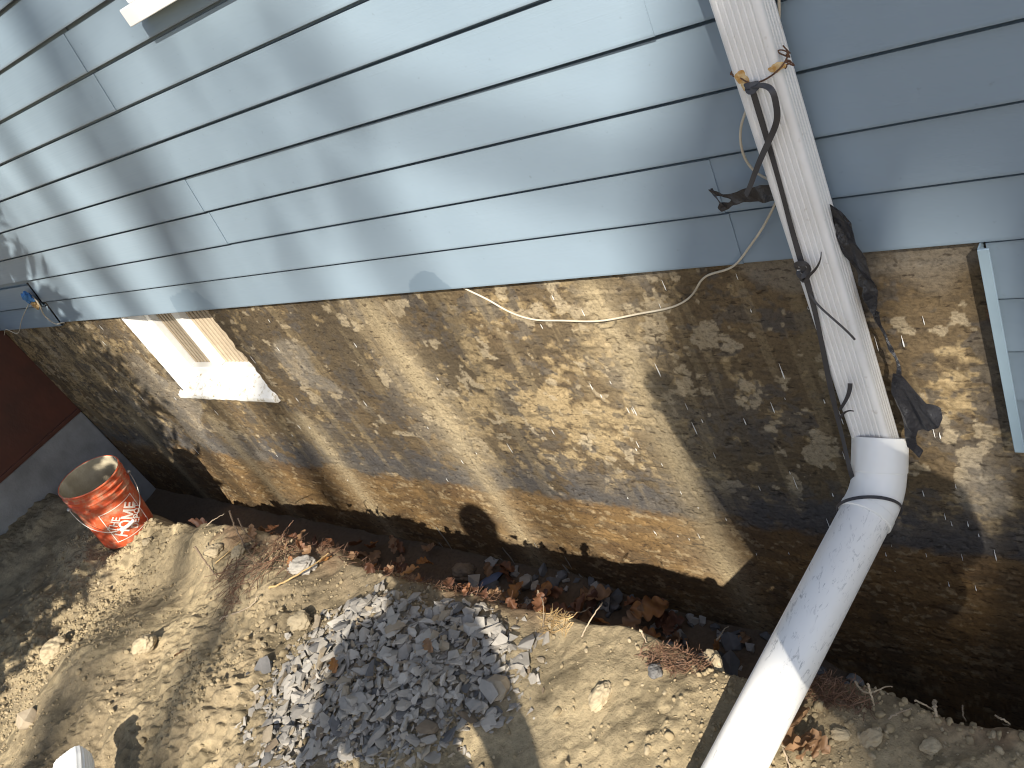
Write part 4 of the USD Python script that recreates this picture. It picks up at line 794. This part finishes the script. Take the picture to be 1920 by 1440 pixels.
stick([(404, 1056), (425, 1038), (440, 1025), (453, 1012)], .002, M['straw'], 'thin pale stalk crossing the shaded dirt below the twigs', 5)
stick([(503, 1102), (540, 1088), (580, 1064), (600, 1050), (616, 1036)], .0038, M['straw'], 'thick yellow straw stalk lying over the pale grey stone', 6, lifts=[.015, .04, .06, .05, .05])
stick([(412, 1162), (440, 1150), (470, 1136), (482, 1118)], .0035, M['root'], 'pale curved root at the lower edge of the pine needles', 7, lifts=[.008, .012, .015, .03])
stick([(528, 1012), (532, 1000), (540, 988), (549, 977)], .003, M['needles'], 'red brown twig rising over the trench lip', 8, lifts=[.02, .05, .08, .11])
stick([(1008, 1107), (1010, 1120), (1004, 1130), (998, 1135)], .0028, M['root'], 'pale hooked root sticking up at the trench lip', 9, lifts=[.07, .05, .02, .005])
stick([(1015, 1120), (1019, 1135), (1019, 1155), (1018, 1180)], .0015, M['root'], 'thin upright root thread above the sunlit straw', 10, lifts=[.09, .06, .03, .0])
stick([(1058, 1157), (1075, 1148), (1095, 1146), (1107, 1138)], .002, M['root'], 'slender pale root reaching out towards the leaves', 11, lifts=[.0, .02, .03, .04])
stick([(1090, 1195), (1100, 1175), (1110, 1158), (1120, 1146)], .002, M['root'], 'forked pale root at the lip right of the leaves', 12, lifts=[.0, .02, .04, .05])
stick([(1202, 1182), (1206, 1192), (1213, 1205)], .0022, M['root'], 'short white root on the dark trench stones', 13, lifts=[.05, .03, .0])
stick([(1344, 1200), (1352, 1190), (1358, 1180), (1366, 1175)], .002, M['root'], 'bent pale rootlet left of the white pipe at the trench lip', 14, lifts=[.0, .02, .04, .05])
stick([(1605, 1278), (1630, 1298), (1655, 1290), (1672, 1287)], .002, M['root'], 'forked grey root over the dark trench right of the pipe', 15, lifts=[.02, .04, .06, .08]); stick([(1627, 1283), (1634, 1305), (1638, 1325)], .0022, M['root'], 'upright grey rootlet crossing the forked grey root', 16, lifts=[.08, .05, .0])
stick([(1666, 1348), (1685, 1336), (1708, 1329)], .0018, M['root'], 'pale rootlet at the right hand trench lip', 17, lifts=[.0, .02, .04]); stick([(1716, 1314), (1735, 1322), (1750, 1332)], .0018, M['root'], 'thin root tip left of the stub at the right hand lip', 18, lifts=[.06, .03, .01])
stick([(1753, 1318), (1754, 1335), (1756, 1352)], .004, M['root'], 'thick root stub standing at the right hand trench lip', 19, lifts=[.05, .02, -.01]); stick([(1805, 1324), (1806, 1340), (1812, 1352)], .0018, M['root'], 'fine upright root near the right edge of the photo', 20, lifts=[.06, .03, .0]); stick([(1866, 1342), (1876, 1347), (1880, 1358)], .0018, M['root'], 'hooked root tip nearest the right edge of the photo', 21, lifts=[.05, .04, .0])
stick([(1464, 1392), (1472, 1412), (1480, 1440), (1484, 1465)], .0025, M['root'], 'pale root emerging below the dry leaf clump by the pipe', 22, lifts=[.02, .02, .015, .01])
stick([(388, 985), (400, 975), (412, 968), (420, 963)], .0022, M['root'], 'pale twig pointing over the trench near the bucket mound', 23, lifts=[.02, .05, .08, .10])

# ---------------------------------------------------------------- behind the camera: people and trees whose shade falls here
def blob(chain, res=.02, its=10):
    out = m3.Manifold()
    for (a, ra), (b, rb) in chain:
        out = out + m3.Manifold.batch_hull([m3.Manifold.sphere(ra, 20).translate(tuple(map(float, a))), m3.Manifold.sphere(rb, 20).translate(tuple(map(float, b)))])
    m = tm(out.refine_to_length(res)); m.merge_vertices(); trimesh.smoothing.filter_taubin(m, iterations=its); return m
def person(x, y, h, turn, hands, label, jacket, seed):
    t = thing('person', label, 'person'); s = h / 1.75
    c, sn = math.cos(turn), math.sin(turn)
    def L(a, b, z): return np.array([x + (a * c - b * sn) * s, y + (a * sn + b * c) * s, z * s + float(G0)])
    G0 = float(ground(np.array(x), np.array(y), False)) - .005
    ch = []
    hip, chest, neck, head = L(0, 0, .95), L(0, 0, 1.27), L(0, .01, 1.47), L(0, .03, 1.62)
    legs, tors, arms, hd = [], [], [], []
    for k in (-1, 1):
        legs += [((L(.09 * k, 0, .92), .088 * s), (L(.12 * k, .02, .50), .062 * s)), ((L(.12 * k, .02, .50), .060 * s), (L(.13 * k, -.01, .10), .045 * s)), ((L(.13 * k, -.02, .05), .046 * s), (L(.15 * k, .15, .04), .036 * s))]
    tors += [((L(-.08, 0, .95), .115 * s), (L(.08, 0, .95), .115 * s)), ((hip, .13 * s), (chest, .145 * s)), ((L(-.15, 0, 1.38), .075 * s), (L(.15, 0, 1.38), .075 * s)), ((L(-.07, 0, 1.25), .12 * s), (L(.07, 0, 1.25), .12 * s)), ((chest, .12 * s), (neck, .065 * s)), ((neck, .06 * s), (L(0, .02, 1.54), .055 * s))]
    hd += [((L(0, .02, 1.50), .052 * s), (L(0, .02, 1.58), .06 * s)), ((L(0, .04, 1.60), .072 * s), (L(0, .015, 1.66), .088 * s)), ((L(0, .115, 1.625), .012 * s), (L(0, .10, 1.65), .010 * s)), ((L(-.083, .01, 1.63), .014 * s), (L(.083, .01, 1.63), .014 * s))]
    for k in (-1, 1):
        sh = L(.185 * k, 0, 1.38); hnd = np.asarray(hands[0 if k < 0 else 1](L), float); mid = (sh + hnd) / 2; d = np.linalg.norm(hnd - sh); bend = math.sqrt(max(.0, (.29 * s) ** 2 - (d / 2) ** 2)) if d < .58 * s else 0
        elb = mid + (L(.35 * k, -.15, 0) - L(0, 0, 0)) / np.linalg.norm(L(.35 * k, -.15, 0) - L(0, 0, 0)) * bend * .8 + [0, 0, -bend * .6]
        arms += [((sh, .058 * s), (elb, .046 * s)), ((elb, .044 * s), (hnd, .032 * s))]
        f = (hnd - elb) / np.linalg.norm(hnd - elb); pal = hnd + f * .07; hd += [((hnd, .024 * s), (pal, .028 * s))]; sd = np.cross(f, [0, 0, 1.0]); sd /= np.linalg.norm(sd); un = np.cross(sd, f)
        for q_, (o, ln) in enumerate(((-.028, .055), (-.010, .068), (.009, .064), (.026, .048))):
            b0 = pal + sd * o; b1 = b0 + f * ln * .6 - un * .004; b2 = b1 + f * ln * .4 - un * .018; hd += [((b0, .0095), (b1, .0088)), ((b1, .0088), (b2, .0078))]
        hd += [((hnd + f * .02 + sd * .026 * k, .012), (hnd + f * .06 + sd * .048 * k - un * .01, .0095))]
    obj('body', blob(tors + legs + arms + hd, .022, 4), M['skin'], t, smooth=True)
    grow = lambda l, e: [((a, ra + e), (b, rb_ + e)) for (a, ra), (b, rb_) in l]
    obj('jacket', blob(grow(tors[:5], .018) + grow([a for a in arms], .014), .03, 6), jacket, t, smooth=True)
    obj('trousers', blob(grow(legs[:2] + legs[3:5], .012), .03, 6), M['trousers'], t, smooth=True)
    obj('shoe', blob(grow([legs[2]], .010), .02, 4), M['phone'], t, smooth=True); obj('shoe', blob(grow([legs[5]], .010), .02, 4), M['phone'], t, smooth=True)
    obj('hair', blob([((L(0, -.005, 1.665), .092 * s), (L(0, -.02, 1.64), .088 * s))], .02, 4), M['hair'], t, smooth=True)
    return L
LT = person(.53, -.36, 1.78, math.radians(55), (lambda L: np.array([0, 0, H]) - RM[0] * .12 - RM[2] * .20 + RM[1] * .03, lambda L: np.array([0, 0, H]) + RM[0] * .17 - RM[2] * .17 + RM[1] * .04), 'photographer standing behind the camera, arms forward, in a dark jacket', M['cloth_a'], 1)
person(-.745, -.71, 1.71, math.radians(25), (lambda L: L(-.27, .06, .86), lambda L: L(.235, .06, .90)), 'onlooker behind the photographer in a grey jacket, arms hanging', M['cloth_b'], 2)
ph = rbox(-.015, .145, -.022, -.013, -.060, .018, .004); Rp = np.eye(4); Rp[:3, 0] = RM[0]; Rp[:3, 1] = RM[2]; Rp[:3, 2] = -RM[1]; ph.apply_transform(Rp); ph.apply_translation((0, 0, H))
obj('phone', ph, M['phone'], label='black phone held up by the photographer', category='phone')

def branches(rng, p, d, L, r, depth, out, gap=.75, spread=.6):
    n = 5; pts = [p]; dd = d.copy()
    for i in range(n):
        dd = dd + rng.normal(0, .10, 3); dd /= np.linalg.norm(dd); pts.append(pts[-1] + dd * L / n)
    pts = np.array(pts); out[0 if depth >= 3 else 1].append(tube(pts, np.linspace(r, r * .62, n + 1), 7 if r > .05 else 4, caps=False))
    if depth == 0 or r < .006: return
    for i in range(2 if rng.random() < .6 else 3):
        k = rng.integers(2, n + 1); nd = dd + rng.normal(0, spread, 3); nd[2] = abs(nd[2]) * .6 + .15; nd /= np.linalg.norm(nd); branches(rng, pts[k], nd, L * rng.uniform(.6, .85), r * rng.uniform(.45, .65), depth - 1, out, gap, spread)
    branches(rng, pts[-1], dd, L * .8, r * .62, depth - 1, out, gap, spread)
def wall_to(xw, zw, dY):       # the point dY metres out from the wall whose shade falls on wall X, Z
    s = dY / -SUN[1]; return np.array([xw + SUN[0] * s, CONC - dY, zw + SUN[2] * s])
TREES = [   # shade of the trunk as (wall X, height below the camera, radius), distance from the wall, limbs, size of the crown
    ('broad leaning oak standing nearest the photographer', [(-.16, .45, .26), (-.56, -.55, .26), (-.87, -1.25, .22), (-.90, -1.7, .27), (-.72, -2.7, .33)], 15.0, [[(-.66, -.95, .05), (-.95, -.76, .045), (-1.36, -.56, .035), (-1.9, -.16, .028)], [(-.40, -.1, .06), (-.80, .05, .05), (-1.3, .3, .04)]], 1.0),
    ('second leaning oak just right of the broad one', [(.40, .45, .29), (.00, -.55, .31), (-.02, -1.25, .27), (-.14, -1.7, .33), (-.14, -2.7, .36)], 12.0, [[(.0, -.9, .06), (-.25, -.45, .05), (-.3, .2, .05)]], .9),
    ('tall thin bare tree in the middle of the yard', [(-1.58, .5, .04), (-1.74, -.30, .045), (-1.85, -.72, .045), (-1.84, -1.2, .05), (-1.95, -2.5, .07)], 19.0, [[(-1.86, -.9, .03), (-2.05, -.4, .03), (-2.3, .3, .025)]], .5),
    ('bare tree with a leaning trunk behind the yard', [(-2.72, .5, .10), (-2.95, -.6, .12), (-3.16, -1.5, .15), (-3.40, -2.6, .33)], 21.0, [[(-3.05, -1.0, .05), (-2.76, -.5, .05), (-2.5, .1, .04)], [(-2.93, -.5, .04), (-3.14, -.1, .04), (-3.2, .4, .03)]], .7),
    ('slender bare tree at the back left of the yard', [(-3.38, .5, .07), (-3.56, -.6, .07), (-3.72, -1.6, .08), (-4.0, -2.6, .25)], 18.0, [[(-3.66, -.9, .035), (-3.86, -.4, .03), (-4.0, .3, .03)]], .6),
    ('bare sapling with two stems at the far left', [(-4.02, .5, .04), (-4.10, -.6, .045), (-4.2, -1.8, .05)], 16.0, [[(-4.12, -.9, .03), (-4.32, -.3, .026), (-4.4, .3, .025)]], .5),
    ('thin bare sapling between the two leaning trees', [(-2.22, .5, .035), (-2.36, -.6, .04), (-2.42, -1.3, .10), (-2.60, -2.6, .13)], 20.0, [[(-2.40, -1.0, .035), (-2.15, -.6, .03), (-1.95, 0, .025)]], .4),
    ('bare oak with a thick low stem at the back', [(-2.62, .5, .03), (-2.66, -.6, .04), (-2.72, -1.2, .07), (-2.9, -2.6, .12)], 23.0, [], .5),
]
for i, (lab, ax, dY, limbs, br) in enumerate(TREES):
    rng = np.random.default_rng(100 + i); t = thing('tree', lab, 'tree'); out = ([], [])
    P_ = [wall_to(x, H + z, dY) for x, z, r in ax]; Rr = [r for x, z, r in ax]
    low = P_[-1].copy(); low[2] = -.2; P_.append(low); Rr.append(Rr[-1] * 1.25)
    obj('trunk', tube(spline(P_, 40), np.interp(np.linspace(0, 1, 40), np.linspace(0, 1, len(Rr)), Rr) * (1 + .05 * rng.normal(size=40)), 16), M['bark'], t, smooth=50)
    for l in limbs: obj('limb', tube(spline([wall_to(x, H + z, dY - .3 * k) for k, (x, z, r) in enumerate(l)], 20), np.interp(np.linspace(0, 1, 20), np.linspace(0, 1, len(l)), [r for x, z, r in l]), 10), M['bark'], t, smooth=50)
    branches(rng, P_[0], np.array([.1, 0, 1.0]), 1.6 * br, Rr[0] * .6, 3, out)
    for j in range(3):
        d = rng.normal(0, .6, 3); d[2] = abs(d[2]) + .6; d /= np.linalg.norm(d); branches(rng, P_[0], d, 1.6 * br, Rr[0] * .45, 2, out)
    obj('crown', cat(out[0] + out[1]), M['bark'], t, smooth=60)
# evergreen shrub whose shade darkens the far left corner
def evergreen(label, cx, cy, z0, z1, rmax, n, seed):
    rng = np.random.default_rng(seed); t = thing('evergreen_tree', label, 'tree'); obj('trunk', tube(np.array([[cx, cy, -.2], [cx, cy, z0], [cx, cy, z1]]), [.10, .08, .02], 10), M['bark'], t)
    v, f = [], []
    for i in range(n):
        h = rng.beta(1.3, 1.4); R = rmax * math.sin(math.pi * min(1, h * .85 + .12)) ** .7; a = rng.uniform(0, 6.28); q = math.sqrt(rng.uniform(.05, 1)) * R * (.8 + .4 * rng.random())
        c = np.array([cx + q * math.cos(a), cy + q * math.sin(a), z0 + h * (z1 - z0)]); d = np.array([math.cos(a), math.sin(a), rng.uniform(-.5, .3)]) + rng.normal(0, .5, 3); d /= np.linalg.norm(d); s = np.cross(d, rng.normal(size=3)); s /= np.linalg.norm(s); L = rng.uniform(.08, .20); k = len(v)
        v += [c, c + d * L * .5 + s * L * .16, c + d * L, c + d * L * .5 - s * L * .16]; f += [[k, k + 1, k + 2], [k, k + 2, k + 3]]
    obj('foliage', trimesh.Trimesh(np.array(v), np.array(f), process=False), M['needle_green'], t, smooth=False)
evergreen('dense evergreen standing left of the people behind the camera', -3.95, -1.55, .9, 5.4, 1.40, 42000, 8)
